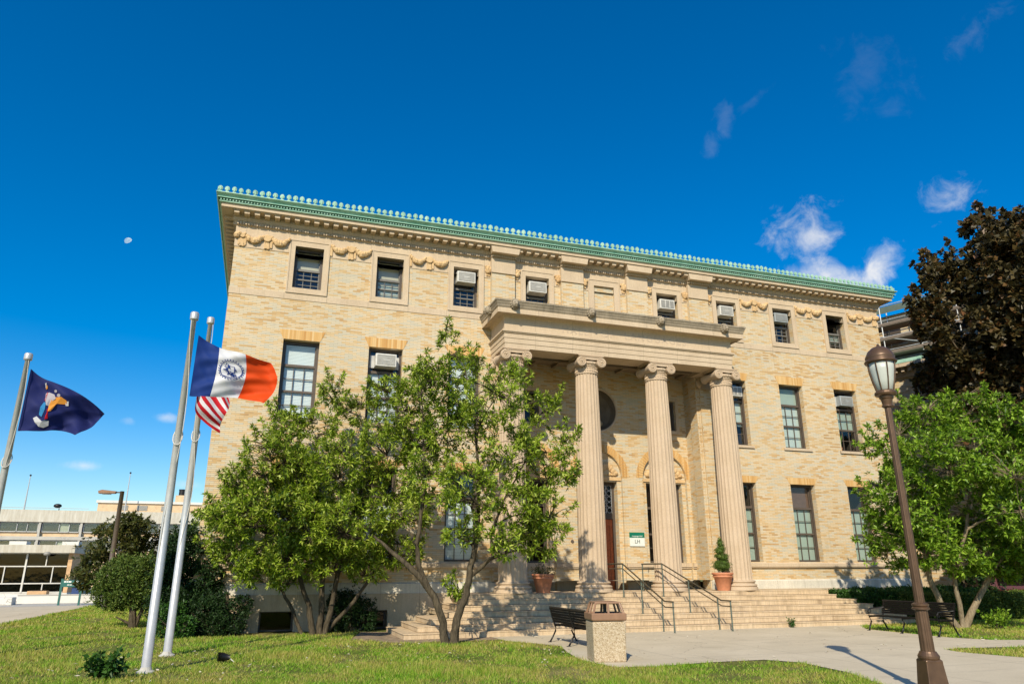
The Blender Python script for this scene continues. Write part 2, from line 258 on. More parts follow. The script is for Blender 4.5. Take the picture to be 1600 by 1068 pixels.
# ------------------------------------------------------------------ mesh helpers
def origin_of(p):
    v = Vector((0, 0, 0))
    while p is not None: v += Vector(p.location); p = p.parent
    return v
class MB:
    def __init__(s): s.v = []; s.f = []
    def add(s, vs, fs):
        b = len(s.v); s.v += [tuple(v) for v in vs]; s.f += [tuple(b+i for i in f) for f in fs]; return s
    def box(s, x0, x1, y0, y1, z0, z1):
        return s.add([(x0, y0, z0), (x1, y0, z0), (x1, y1, z0), (x0, y1, z0), (x0, y0, z1), (x1, y0, z1), (x1, y1, z1), (x0, y1, z1)],
                     [(0, 3, 2, 1), (4, 5, 6, 7), (0, 1, 5, 4), (1, 2, 6, 5), (2, 3, 7, 6), (3, 0, 4, 7)])
    def quad(s, a, b, c, d): return s.add([a, b, c, d], [(0, 1, 2, 3)])
    def prism(s, pts, y0, y1):           # pts (x,z) counter-clockwise seen from -y
        n = len(pts); vs = [(x, y0, z) for x, z in pts] + [(x, y1, z) for x, z in pts]
        return s.add(vs, [tuple(range(n)), tuple(range(2*n-1, n-1, -1))] + [(i, i+n, (i+1) % n+n, (i+1) % n) for i in range(n)])
    def lathe(s, prof, c=(0, 0, 0), n=24, a0=0, cap=True, sq=None):
        vs = []; fs = []
        for r, z in prof:
            for i in range(n):
                a = a0+2*math.pi*i/n; vs.append((c[0]+r*math.cos(a), c[1]+r*math.sin(a), c[2]+z))
        for j in range(len(prof)-1):
            for i in range(n): fs.append((j*n+i, j*n+(i+1) % n, (j+1)*n+(i+1) % n, (j+1)*n+i))
        if cap: fs.append(tuple(range(n-1, -1, -1))); fs.append(tuple((len(prof)-1)*n+i for i in range(n)))
        return s.add(vs, fs)
    def tube(s, pts, rad, n=8, cap=True):
        pts = [Vector(p) for p in pts]; rs = rad if isinstance(rad, (list, tuple)) else [rad]*len(pts)
        vs = []; fs = []; up = Vector((0, 0, 1))
        for i, p in enumerate(pts):
            d = (pts[min(i+1, len(pts)-1)]-pts[max(i-1, 0)]); d = d.normalized() if d.length > 1e-9 else up
            a = d.cross(up); a = a.normalized() if a.length > .05 else d.cross(Vector((1, 0, 0))).normalized()
            b = d.cross(a)
            for j in range(n):
                t = 2*math.pi*j/n; vs.append(p+(a*math.cos(t)+b*math.sin(t))*rs[i])
        for i in range(len(pts)-1):
            for j in range(n): fs.append((i*n+j, i*n+(j+1) % n, (i+1)*n+(j+1) % n, (i+1)*n+j))
        if cap: fs.append(tuple(range(n))); fs.append(tuple((len(pts)-1)*n+j for j in range(n-1, -1, -1)))
        return s.add(vs, fs)
    def blob(s, c, r, n=6, jit=.0, rz=None):
        if not isinstance(r, (tuple, list)): r = (r, r, r)
        vs = []; fs = []
        for j in range(1, n):
            ph = math.pi*j/n
            for i in range(n*2):
                a = math.pi*i/n; q = 1+rnd.uniform(-jit, jit); vs.append((c[0]+r[0]*q*math.sin(ph)*math.cos(a), c[1]+r[1]*q*math.sin(ph)*math.sin(a), c[2]+r[2]*q*math.cos(ph)))
        m = n*2
        for j in range(n-2):
            for i in range(m): fs.append((j*m+i, (j+1)*m+i, (j+1)*m+(i+1) % m, j*m+(i+1) % m))
        t = len(vs); vs += [(c[0], c[1], c[2]+r[2]), (c[0], c[1], c[2]-r[2])]
        for i in range(m): fs.append((t, i, (i+1) % m)); fs.append((t+1, (n-2)*m+(i+1) % m, (n-2)*m+i))
        return s.add(vs, fs)
    def sweepU(s, prof, x0, x1, yf, yb):  # prof: (outward, z) list, around left, front, right side
        n = len(prof); vs = []
        for o, z in prof: vs += [(x0-o, yb, z), (x0-o, yf-o, z), (x1+o, yf-o, z), (x1+o, yb, z)]
        return s.add(vs, [(i*4+j, i*4+j+1, (i+1)*4+j+1, (i+1)*4+j) for i in range(n-1) for j in range(3)])
    def build(s, name, mat, parent=None, smooth=False, world=True, bevel=0):
        me = bpy.data.meshes.new(name); o = bpy.data.objects.new(name, me); COL.objects.link(o)
        off = origin_of(parent) if (parent is not None and world) else Vector((0, 0, 0))
        me.from_pydata([(v[0]-off.x, v[1]-off.y, v[2]-off.z) for v in s.v], [], s.f)
        me.materials.append(MAT[mat] if isinstance(mat, str) else mat)
        if smooth: me.shade_smooth()
        if parent is not None: o.parent = parent
        if bevel:
            b = o.modifiers.new('bevel', 'BEVEL'); b.width = bevel; b.segments = 2; b.limit_method = 'ANGLE'; b.angle_limit = .7
        return o
def tag(o, label=None, cat=None, group=None, kind=None):
    for k_, v in (('label', label), ('category', cat), ('group', group), ('kind', kind)):
        if v: o[k_] = v
    return o
def thing(name, label, cat, loc=(0, 0, 0), rz=0, group=None):
    o = bpy.data.objects.new(name, None); COL.objects.link(o); o.location = loc; o.rotation_euler = (0, 0, rz); o.empty_display_size = .3
    return tag(o, label, cat, group)
def part(o, parent, label=None):
    if label: o['label'] = label
    return o
def inst(src, parent, loc=(0, 0, 0), rz=0, scale=None):
    c = src.copy(); COL.objects.link(c); c.parent = parent; c.location = loc; c.rotation_euler = (0, 0, rz)
    if scale: c.scale = scale
    return c
def text_mesh(txt, size, parent, mat, loc, name='lettering', extrude=.004, spacing=1.0, sx=1.0, rot=(math.pi/2, 0, 0)):
    cu = bpy.data.curves.new('txt', 'FONT'); cu.body = txt; cu.size = size; cu.extrude = extrude; cu.align_x = 'CENTER'; cu.align_y = 'CENTER'; cu.space_character = spacing
    t = bpy.data.objects.new('txt', cu); COL.objects.link(t); dg = bpy.context.evaluated_depsgraph_get()
    me = bpy.data.meshes.new_from_object(t.evaluated_get(dg)); bpy.data.objects.remove(t)
    o = bpy.data.objects.new(name, me); COL.objects.link(o); me.materials.clear(); me.materials.append(MAT[mat]); o.parent = parent
    off = origin_of(parent); o.location = Vector(loc)-off; o.rotation_euler = rot; o.scale = (sx, 1, 1); return o
def wall_plate(mb, x0, x1, z0, z1, y, holes, reveal=.3):
    """front face with rectangular holes + reveals going to +y"""
    xs = sorted({x0, x1, *[h[0] for h in holes], *[h[1] for h in holes]}); zs = sorted({z0, z1, *[h[2] for h in holes], *[h[3] for h in holes]})
    for i in range(len(xs)-1):
        for j in range(len(zs)-1):
            mx, mz = (xs[i]+xs[i+1])/2, (zs[j]+zs[j+1])/2
            if any(h[0] < mx < h[1] and h[2] < mz < h[3] for h in holes): continue
            mb.quad((xs[i], y, zs[j]), (xs[i+1], y, zs[j]), (xs[i+1], y, zs[j+1]), (xs[i], y, zs[j+1]))
    for h in holes:
        r = h[4] if len(h) > 4 else reveal; a, b, c, d = h[:4]
        mb.quad((a, y, c), (a, y, d), (a, y+r, d), (a, y+r, c)); mb.quad((b, y, d), (b, y, c), (b, y+r, c), (b, y+r, d))
        mb.quad((a, y, d), (b, y, d), (b, y+r, d), (a, y+r, d)); mb.quad((b, y, c), (a, y, c), (a, y+r, c), (b, y+r, c))
def mesh_np(name, verts, faces, mat, parent=None, smooth=False):
    me = bpy.data.meshes.new(name); n = len(verts); f = np.asarray(faces, dtype=np.int32); k_ = f.shape[1]
    off = np.array(origin_of(parent)) if parent is not None else np.zeros(3)
    me.vertices.add(n); me.vertices.foreach_set('co', (np.asarray(verts, dtype=np.float64)-off).astype(np.float32).ravel())
    me.loops.add(f.size); me.loops.foreach_set('vertex_index', f.ravel()); me.polygons.add(len(f)); me.polygons.foreach_set('loop_start', np.arange(0, f.size, k_, dtype=np.int32))
    me.update(calc_edges=True); me.materials.append(MAT[mat]); o = bpy.data.objects.new(name, me); COL.objects.link(o); o.parent = parent
    return o

# ------------------------------------------------------------------ ground
MB().add([(-900, -300, 0), (900, -300, 0), (900, 1500, 0), (-900, 1500, 0)], [(0, 1, 2, 3)]).build('ground', 'lawn_soil')['kind'] = 'structure'
def curve_poly(pts, z, name, mat):
    vs = [(x, y, z) for x, y in pts]; m = MB().add(vs, [tuple(range(len(vs)))]).build(name, mat); m['kind'] = 'structure'; return m
PLAZA = [(6.4, -3.0), (6.5, -5.6), (7.0, -6.4), (7.3, -7.2), (6.9, -8.6), (6.6, -10.0), (6.75, -11.3), (7.6, -11.45), (8.8, -11.25), (10.2, -11.25), (10.6, -11.9), (10.4, -13.4), (9.2, -16.2), (8.0, -19), (7, -23), (6, -40),
         (15, -40), (15, -20), (15.2, -16), (15.6, -12.9), (15.25, -11.6), (15.4, -11.05), (16.0, -10.9), (17.2, -11.1), (18.6, -11.6), (24, -14.2), (26, -12.5), (20.5, -10.4), (18.6, -9.6), (18.2, -8.8), (18.3, -5.6), (19.3, -4.4), (22.6, -3.0)]
curve_poly(PLAZA, .012, 'plaza_pavement', 'concrete_path')
curve_poly([(2.6, -3.6), (3.6, -5.0), (6.6, -5.0), (6.6, -2.0), (3.2, -1.0)], .008, 'dirt_path', 'dirt')
curve_poly([(-13, -40), (-8.9, -40), (-8.5, 7), (-8.4, 22.6), (-13.6, 22.6), (-16, 10)], .010, 'side_path', 'concrete_path')
curve_poly([(-60, 22.6), (-7.0, 22.6), (-3, 28), (10, 34), (10, 120), (-80, 120)], .006, 'rear_pavement', 'concrete')

# ------------------------------------------------------------------ main building
B = thing('university_building', 'tan brick neoclassical building with ionic portico and green copper cornice', 'building', (12.5, 0, 0))
X0, X1, DEP = -1.8, 26.8, 22.0
BAY = [12.5+2.9375*(i-4) for i in range(9)]
W3 = (11.38, 12.98, .5); W2 = (6.69, 9.46, .61); W1 = (2.09, 5.18, .61); RV = .36
holes = []
for i, c in enumerate(BAY):
    if i != 4: holes.append((c-W3[2], c+W3[2], W3[0], W3[1], RV))
    else: holes.append((c-.45, c+.45, 11.5, 12.95, .06))
    if i in (0, 1, 2, 6, 7, 8):
        holes.append((c-W2[2], c+W2[2], W2[0], W2[1], RV)); holes.append((c-W1[2], c+W1[2], W1[0], W1[1], RV))
LX0, LX1, LZ, LY = 8.42, 16.6, 9.75, 1.1
holes.append((LX0, LX1, 1.43, LZ, LY))
m = MB(); wall_plate(m, X0, X1, 1.43, 12.69, 0, [h for h in holes if h[3] < 12.7], RV)
# top strip of wall with window heads is built inside the stone frieze below
wall_plate(m, X0, X1, 12.69, 12.70, 0, [(h[0], h[1], 12.69, 12.70, RV) for h in holes if h[3] > 12.7], RV) if 0 else None
for a, b in ((X0, X0), (X1, X1)):
    m.quad((a, 0, 1.43), (a, DEP, 1.43), (a, DEP, 13.5), (a, 0, 13.5))
m.quad((X0, DEP, 0), (X1, DEP, 0), (X1, DEP, 13.5), (X0, DEP, 13.5))
# window holes crossing z=12.69 need cutting of the lower part as well
m2 = MB(); hs3 = [(h[0], h[1], h[2], 12.69, h[4]) for h in holes if h[3] > 12.7 and h[2] < 12.69]
m = MB(); wall_plate(m, X0, X1, 1.43, 12.69, 0, [h for h in holes if h[3] < 12.7]+hs3, RV)
for a in (X0, X1): m.quad((a, 0, 1.43), (a, DEP, 1.43), (a, DEP, 13.5), (a, 0, 13.5))
m.quad((X0, DEP, 0), (X1, DEP, 0), (X1, DEP, 13.5), (X0, DEP, 13.5))
m.quad((BAY[4]-.45, .055, 11.5), (BAY[4]+.45, .055, 11.5), (BAY[4]+.45, .055, 12.95), (BAY[4]-.45, .055, 12.95))
WALL = m.build('wall', 'brick', B)
# stone frieze band, slightly proud, with the tops of the upper windows
m = MB(); hf = [(c-W3[2], c+W3[2], 12.69, W3[1], RV+.02) for i, c in enumerate(BAY) if i != 4]+[(BAY[4]-.45, BAY[4]+.45, 12.69, 12.95, .08)]
wall_plate(m, X0-.02, X1+.02, 12.69, 13.52, -.02, hf, RV)
for a in (X0-.02, X1+.02): m.quad((a, -.02, 12.69), (a, DEP, 12.69), (a, DEP, 13.52), (a, -.02, 13.52))
m.quad((X0-.02, -.02, 12.69), (X0-.02, 0, 12.69), (X1+.02, 0, 12.69), (X1+.02, -.02, 12.69))
m.build('frieze', 'limestone', B)
m = MB(); m.sweepU([(.003, 10.93), (.018, 10.93), (.018, 11.17), (.003, 11.17)], X0, X1, 0, DEP); m.build('string_course', 'limestone', B)
m = MB(); m.sweepU([(.003, 1.84), (.09, 1.88), (.11, 1.92), (.11, 2.03), (.03, 2.07), (.0, 2.07)], X0, LX0-.32, 0, .02)
m2_ = MB(); m2_.sweepU([(.003, 1.84), (.09, 1.88), (.11, 1.92), (.11, 2.03), (.03, 2.07), (.0, 2.07)], LX1+.32, X1, 0, DEP)
m.v += []; m.build('water_table', 'limestone', B); m2_.build('water_table', 'limestone', B)
for xa, xb in ((X0, LX0), (LX1, X1)):
    q = MB(); q.sweepU([(.06, 1.09), (.06, 1.38), (.0, 1.43)], xa, xb, 0, .3); q.build('plinth', 'base_stone', B)
# foundation with basement windows
q = MB(); bw = [(.21, 1.24, .0, .6, .4), (3.35, 4.16, .0, .58, .4)]
wall_plate(q, X0-.1, X1+.1, -.2, 1.09, -.1, bw, .4); q.quad((X0-.1, -.1, 1.09), (X0-.1, .1, 1.09), (X1+.1, .1, 1.09), (X1+.1, -.1, 1.09))
for a in (X0-.1, X1+.1): q.quad((a, -.1, -.2), (a, DEP, -.2), (a, DEP, 1.09), (a, -.1, 1.09))
FND = q.build('foundation', 'foundation_stone', B)
for h in bw:
    q = MB().box(h[0], h[1], .28, .32, h[2], h[3]); w_ = q.build('basement_window', 'frame_dark', B); MB().box(h[0]+.06, h[1]-.06, .262, .272, h[2]+.05, h[3]-.05).build('pane', 'glass_dark', w_)
# roof
q = MB(); q.add([(X0-.4, -.4, 14.2), (X1+.4, -.4, 14.2), (X1+.4, DEP+.4, 14.2), (X0-.4, DEP+.4, 14.2), (X0+5, 6, 14.9), (X1-5, 6, 14.9), (X1-5, DEP-6, 14.9), (X0+5, DEP-6, 14.9)], [(0, 1, 5, 4), (1, 2, 6, 5), (2, 3, 7, 6), (3, 0, 4, 7), (4, 5, 6, 7)])
q.build('roof', 'tar_roof', B)
# cornice: bed mould + dentils + soffit + fascia
q = MB(); q.sweepU([(.02, 13.48), (.05, 13.5), (.05, 13.52), (.09, 13.62), (.12, 13.63), (.12, 13.66), (.15, 13.68), (.15, 13.87), (.50, 13.88), (.50, 13.895), (.545, 13.90), (.545, 14.03), (.60, 14.05), (.3, 14.2)], X0, X1, 0, DEP)
x = X0
while x < X1+.06: q.box(x, x+.055, -.125, -.03, 13.51, 13.61); x += .0925
y = 0
while y < 10: q.box(X0-.125, X0-.03, y, y+.055, 13.51, 13.61); y += .0925
CORN = q.build('cornice', 'limestone', B)
q = MB(); q.sweepU([(.56, 14.03), (.62, 14.045), (.62, 14.07), (.56, 14.08), (.56, 14.15), (.69, 14.17), (.69, 14.195), (.64, 14.20), (.65, 14.26), (.73, 14.31), (.75, 14.33), (.75, 14.355), (.5, 14.36), (.3, 14.25)], X0, X1, 0, DEP)
x = X0-.6
while x < X1+.6: q.box(x, x+.05, -.64, -.55, 14.095, 14.155); x += .1
x = X0-.6
GUT = q.build('copper_gutter', 'copper_patina', CORN)
q = MB(); q.sweepU([(.615, 14.072), (.60, 14.08), (.60, 14.15), (.68, 14.168)], X0, X1, 0, DEP); q.sweepU([(.645, 14.20), (.648, 14.215), (.655, 14.235)], X0, X1, 0, DEP); q.build('gutter_moulding', 'copper_dark', GUT)
# modillions
PX = [8.09, 11.03, 13.97, 16.91]; PW = .48
def modmesh():
    q = MB(); q.prism([(-.085, .055), (.085, .055), (.085, .15), (-.085, .15)], -.455, -.15)
    q.add([], []); q.box(-.10, .10, -.475, -.15, .13, .155); return q
mod0 = modmesh().build('modillion', 'limestone', CORN, world=False); mod0.location = (-1.83-12.5, 0, 13.72); n_m = 1
x = -1.83+.3405
while x < X1-.05:
    if not any(abs(x-p) < PW+.12 for p in PX): inst(mod0, CORN, (x-12.5, 0, 13.72)); n_m += 1
    x += .3405
y = .2
while n_m < 99 and y < 8: inst(mod0, CORN, (X0-12.5, y, 13.72), -math.pi/2); y += .3405; n_m += 1
# palmettes (green cresting)
def palm():
    q = MB(); pts = [(-.085, 0), (.085, 0), (.07, .03), (.03, .05), (.03, .075), (.075, .10), (.085, .15), (.07, .19), (.035, .222), (0, .232), (-.035, .222), (-.07, .19), (-.085, .15), (-.075, .10), (-.03, .075), (-.03, .05), (-.07, .03)]
    q.prism(pts, -.02, .02); q.prism([(-.015, .05), (.015, .05), (.03, .2), (0, .215), (-.03, .2)], -.035, .03)
    for s_ in (-1, 1): q.prism([(s_*.03-.01, .09), (s_*.03+.01, .09), (s_*.06+.012, .18), (s_*.06-.012, .18)], -.032, .0)
    return q
pal0 = palm().build('palmette', 'copper_patina', GUT, world=False); pal0.location = (-2.43-12.5, -.70, 14.35)
xs_ = [-2.43+.2283*i for i in range(1, 131)]
for i, x in enumerate(xs_[:99]): inst(pal0, GUT, (x-12.5+rnd.uniform(-.012, .012), -.70, 14.35), rnd.uniform(-.25, .25), (rnd.uniform(.9, 1.05), 1, rnd.uniform(1.0, 1.2)))
q = MB(); b_ = palm()
def stamp(q, b_, x, y, rot):
    c, s_ = math.cos(rot), math.sin(rot); q.add([(x+v[0]*c-v[1]*s_, y+v[0]*s_+v[1]*c, 14.35+v[2]) for v in b_.v], b_.f)
for x in xs_[99:]: stamp(q, b_, x, -.70, 0)
y = -.55
while y < 12: stamp(q, b_, X0-.70, y, math.pi/2); stamp(q, b_, X1+.70, y, math.pi/2); y += .2283
o = q.build('palmettes', 'copper_patina', GUT); o['kind'] = 'stuff'
# pilasters of the attic storey
for p in PX:
    q = MB(); q.box(p-PW, p+PW, -.16, 0.0, 11.0, 12.93); o = q.build('pilaster', 'brick', B)
    r = MB(); r.box(p-PW-.01, p+PW+.01, -.19, 0, 12.93, 13.52)
    r.prism([(p-PW-.06, 13.62), (p+PW+.06, 13.62), (p+PW+.12, 13.885), (p-PW-.12, 13.885)], -.50, 0); r.box(p-PW-.03, p+PW+.03, -.24, 0, 13.52, 13.63)
    x = p-PW
    while x < p+PW-.02: r.box(x, x+.055, -.29, -.2, 13.52, 13.61); x += .0925
    r.box(p-PW-.01, p+PW+.01, -.21, -.0, 12.88, 12.93)
    r.build('capital_block', 'limestone', o)
# flat arches and sills
for i in (0, 1, 2, 6, 7, 8):
    c = BAY[i]
    for (z0, z1) in ((W2[1], W2[1]+.35), (W1[1], W1[1]+.27)):
        MB().prism([(c-.62, z0), (c+.62, z0), (c+.78, z1), (c-.78, z1)], -.012, .0).build('flat_arch', 'orange_brick', B)
    MB().box(c-.72, c+.72, -.06, .0, W2[0]-.10, W2[0]).build('window_sill', 'limestone', B)
for i in (0, 1, 2, 3, 4, 5, 6, 7, 8):   # stone surrounds of the attic windows
    c = BAY[i]; q = MB(); a, b = (W3[2] if i != 4 else .45), .68; z0, z1 = (W3[0] if i != 4 else 11.5), (W3[1] if i != 4 else 12.95)
    for (xa, xb, za, zb) in ((c-b, c-a, z0, z1), (c+a, c+b, z0, z1), (c-b, c+b, 11.20, z0), (c-b, c+b, z1, 13.2)): q.box(xa, xb, -.035, 0, za, zb)
    for (xa, xb, za, zb) in ((c-b-.03, c-b+.02, 11.17, 13.23), (c+b-.02, c+b+.03, 11.17, 13.23), (c-b+.02, c+b-.02, 13.18, 13.23), (c-b+.02, c+b-.02, 11.17, 11.22)): q.box(xa, xb, -.055, -.0, za, zb)
    q.build('window_surround', 'limestone', B)
# garlands
def swag(q, xa, xb, z, sag, y=-.06, r=.068):
    n = max(5, int((xb-xa)/.05))
    for i in range(n+1):
        t = i/n; x = xa+(xb-xa)*t; zz = z-sag*4*t*(1-t); rr = r*(.8+1.05*math.sin(math.pi*t))*1.2
        for k_ in range(3): q.blob((x+rnd.uniform(-.02, .02), y+rnd.uniform(-.03, .01), zz+rnd.uniform(-.03, .03)), rr*rnd.uniform(.5, .85), 4)
def ribbon(q, x, z, h, w=.10):
    q.prism([(x-w*.5, z-h), (x-w*.1, z-h+.03), (x+w*.1, z-h), (x+w*.5, z-h+.02), (x+w*.3, z), (x-w*.3, z)], -.06, -.02)
    for d in (-.5, .5): q.box(x+d*w-.014, x+d*w+.014, -.055, -.02, z-h*.95, z-.02)
def disc(q, x, z, r):
    q.add([], []); n = 20; vs = []; 
    for yy, rr in ((-.02, r), (-.09, r), (-.11, r*.85)):
        vs += [(x+rr*math.cos(2*math.pi*i/n), yy, z+rr*math.sin(2*math.pi*i/n)) for i in range(n)]
    q.add(vs, [(j*n+i, (j+1)*n+i, (j+1)*n+(i+1) % n, j*n+(i+1) % n) for j in range(2) for i in range(n)]+[tuple(2*n+i for i in range(n-1, -1, -1))])
for i in range(10):
    if 3 <= i <= 6: continue
    q = MB()
    xa = BAY[i-1]+.73 if i > 0 else -1.8; xb = BAY[i]-.73 if i < 9 else 26.8
    if i == 3: xb = 7.55
    if i == 0: segs, dcs = [(-1.80, -1.66), (-1.48, -.87), (-.60, 0.0)], [(-1.57, .09), (-.73, .14)]
    elif i == 9: segs, dcs = [(25.0, 25.55), (25.85, 26.45), (26.66, 26.8)], [(25.7, .14), (26.56, .09)]
    else:
        c = (xa+xb)/2; segs, dcs = [(xa+.02, c-.13), (c+.13, xb-.02)], [(c, .14)]
    for a, b in segs: swag(q, a, b, 13.16, .20 if b-a > .3 else .05); ribbon(q, a if a != -1.8 else b, 13.10, .36, .07)
    for x, r in dcs: disc(q, x, 13.10, r); ribbon(q, x, 13.0, .30, .16)
    q.build('garland', 'relief', B)
for x in sum([[BAY[k_]-.88, BAY[k_]+.88] for k_ in (3, 4, 5)], [BAY[2]+.88, BAY[6]-.88]):
    q = MB(); swag(q, x-.11, x+.11, 13.12, .10, r=.05); swag(q, x-.09, x+.09, 13.0, .06, r=.05); q.blob((x, -.06, 13.12), .07, 5); ribbon(q, x, 12.95, .2, .12); q.build('garland', 'relief', B)

# windows ------------------------------------------------------------
def window(cx, z0, z1, hw, yb, style, blind=None, parent=B, frame='frame_dark', cut=None, dark=False):
    y = yb-.04; t = .085
    q = MB()
    q.box(cx-hw, cx-hw+t, y-.10, y+.08, z0, z1); q.box(cx+hw-t, cx+hw, y-.10, y+.08, z0, z1); q.box(cx-hw+t, cx+hw-t, y-.10, y+.08, z1-t, z1); q.box(cx-hw+t, cx+hw-t, y-.12, y+.08, z0, z0+t*.9)
    q.box(cx-hw, cx+hw, y+.75, y+.78, z0-.1, z1+.1)
    q.quad((cx-hw, y+.08, z0), (cx-hw, y+.75, z0), (cx-hw, y+.75, z1), (cx-hw, y+.08, z1)); q.quad((cx+hw, y+.08, z0), (cx+hw, y+.75, z0), (cx+hw, y+.75, z1), (cx+hw, y+.08, z1))
    q.quad((cx-hw, y+.08, z0), (cx+hw, y+.08, z0), (cx+hw, y+.75, z0), (cx-hw, y+.75, z0)); q.quad((cx-hw, y+.08, z1), (cx+hw, y+.08, z1), (cx+hw, y+.75, z1), (cx-hw, y+.75, z1))
    w = q.build('window', frame, parent)
    xa, xb, za, zb = cx-hw+t, cx+hw-t, z0+t*.9, z1-t
    s_ = MB(); g = MB()
    H = zb-za
    if style == 'tall':      # transom light over a double hung sash
        zt = za+H*.70; zm = za+H*.35; s_.box(xa, xb, y-.07, y+.02, zt-.045, zt+.045); s_.box(xa, xb, y-.05, y+.02, zm-.035, zm+.035)
        secs = [(za, zm-.035, 1), (zm+.035, zt-.045, 1), (zt+.045, zb, 0)]
    elif style == 'top':
        zt = za+H*.50; zm = za+H*.25; s_.box(xa, xb, y-.07, y+.02, zt-.04, zt+.04); s_.box(xa, xb, y-.05, y+.02, zm-.025, zm+.025); secs = [(za, zm-.025, 1), (zm+.025, zt-.04, 1), (zt+.04, zb, 0)]
    else: secs = [(za, zb, 1)]
    for a, b, g_ in secs:
        s_.box(xa, xa+.035, y-.035, y+.01, a, b); s_.box(xb-.035, xb, y-.035, y+.01, a, b)
        if g_:
            for f_ in (1/3, 2/3): xx = xa+(xb-xa)*f_; s_.box(xx-.011, xx+.011, y-.03, y+.01, a, b)
            zz = (a+b)/2; s_.box(xa+.035, xb-.035, y-.028, y+.008, zz-.011, zz+.011)
    s_.build('sash', 'sash_grey' if style == 'top' else 'frame_brown', w)
    MB().quad((xa, y-.01, za), (xb, y-.01, za), (xb, y-.01, zb), (xa, y-.01, zb)).build('pane', 'glass_dark' if dark else 'glass', w)
    for (bm, f0, f1) in (blind or []): MB().box(xa+.01, xb-.01, y+.05, y+.07, za+H*f0, za+H*f1).build('blind', bm, w)
    return w
b3 = {0: [('shade_cream', .5, 1.0)], 1: [('shade_cream', .5, 1.0), ('blind_grey', 0, .5)], 2: [], 3: [], 5: [], 6: [], 7: [], 8: [('blind_grey', .2, .5)]}
for i in (0, 1, 2, 3, 5, 6, 7, 8): window(BAY[i], W3[0], W3[1], W3[2], RV, 'top', b3[i])
b2 = {0: [('blind_white', .02, .99)], 1: [('blind_white', 0, .72)], 2: [('blind_white', 0, .98)], 6: [('blind_grey', .3, .7)], 7: [('blind_grey', 0, .70), ('shade_green', .72, .99)], 8: [('shade_green', .33, .66)]}
for i in b2: window(BAY[i], W2[0], W2[1], W2[2], RV, 'tall', b2[i])
b1 = {0: [], 1: [('blind_white', 0, .6)], 2: [('blind_white', 0, .66)], 6: [('shade_green', 0, .68)], 7: [('shade_green', 0, .70), ('curtain_brown', .72, 1)], 8: [('shade_green', 0, .70)]}
for i in b1: window(BAY[i], W1[0], W1[1], W1[2], RV, 'tall', b1[i])

# loggia -------------------------------------------------------------
def arch_hole_plate(mb, cx, zs_, r, half, ztop, y, reveal, zbot):
    n = 20; arc = [(cx+r*math.cos(math.pi*i/n), zs_+r*math.sin(math.pi*i/n)) for i in range(n+1)]
    out = []
    for i in range(n+1):
        a = math.pi*i/n; dx, dz = math.cos(a), math.sin(a); k_ = min(half/abs(dx) if abs(dx) > 1e-6 else 1e9, (ztop-zs_)/dz if dz > 1e-6 else 1e9); out.append((cx+dx*k_, zs_+dz*k_))
    for i in range(n):
        mb.quad((arc[i][0], y, arc[i][1]), (out[i][0], y, out[i][1]), (out[i+1][0], y, out[i+1][1]), (arc[i+1][0], y, arc[i+1][1]))
        c1, c2 = out[i], out[i+1]
        if abs(c1[0]-c2[0]) > 1e-4 and abs(c1[1]-c2[1]) > 1e-4:
            cc = (cx+math.copysign(half, c1[0]-cx), ztop); mb.add([(c1[0], y, c1[1]), (cc[0], y, cc[1]), (c2[0], y, c2[1])], [(0, 1, 2)])
        mb.quad((arc[i][0], y, arc[i][1]), (arc[i+1][0], y, arc[i+1][1]), (arc[i+1][0], y+reveal, arc[i+1][1]), (arc[i][0], y+reveal, arc[i][1]))
    for s_ in (-1, 1):
        mb.quad((cx+s_*r, y, zbot), (cx+s_*half, y, zbot), (cx+s_*half, y, zs_), (cx+s_*r, y, zs_)); mb.quad((cx+s_*r, y, zbot), (cx+s_*r, y+reveal, zbot), (cx+s_*r, y+reveal, zs_), (cx+s_*r, y, zs_))
q = MB(); lh = [(BAY[k_]-1.3, BAY[k_]+1.3, 1.08, 6.6, 0) for k_ in (3, 4, 5)]+[(BAY[4]-1.1, BAY[4]+1.1, 6.9, 9.1, 0), (BAY[3]-.42, BAY[3]+.42, 7.33, 8.6, .25), (BAY[5]+.28-.42, BAY[5]+.28+.42, 7.33, 8.6, .25)]
wall_plate(q, LX0, LX1, 1.08, LZ, LY, lh, 0)
for k_ in (3, 4, 5): arch_hole_plate(q, BAY[k_], 5.33, 1.0, 1.3, 6.6, LY, .12, 1.08)
n = 32; cxn, czn = BAY[4], 8.0
for i in range(n):   # circular niche plate
    a0, a1 = 2*math.pi*i/n, 2*math.pi*(i+1)/n
    def o_(a):
        dx, dz = math.cos(a), math.sin(a); k_ = 1.1/max(abs(dx), abs(dz)); return (cxn+dx*k_, czn+dz*k_)
    A, Bq = o_(a0), o_(a1); q.quad((cxn+.86*math.cos(a0), LY, czn+.86*math.sin(a0)), (A[0], LY, A[1]), (Bq[0], LY, Bq[1]), (cxn+.86*math.cos(a1), LY, czn+.86*math.sin(a1)))
for k_ in (3, 4, 5):
    c = BAY[k_]; ow = .82; wall_plate(q, c-1.0, c+1.0, 1.08, 6.33, LY+.12, [(c-ow, c+ow, 1.08 if k_ == 4 else 2.06, 5.15, .42)], .42)
LOG = q.build('loggia_wall', 'brick', B)
q = MB(); n = 28
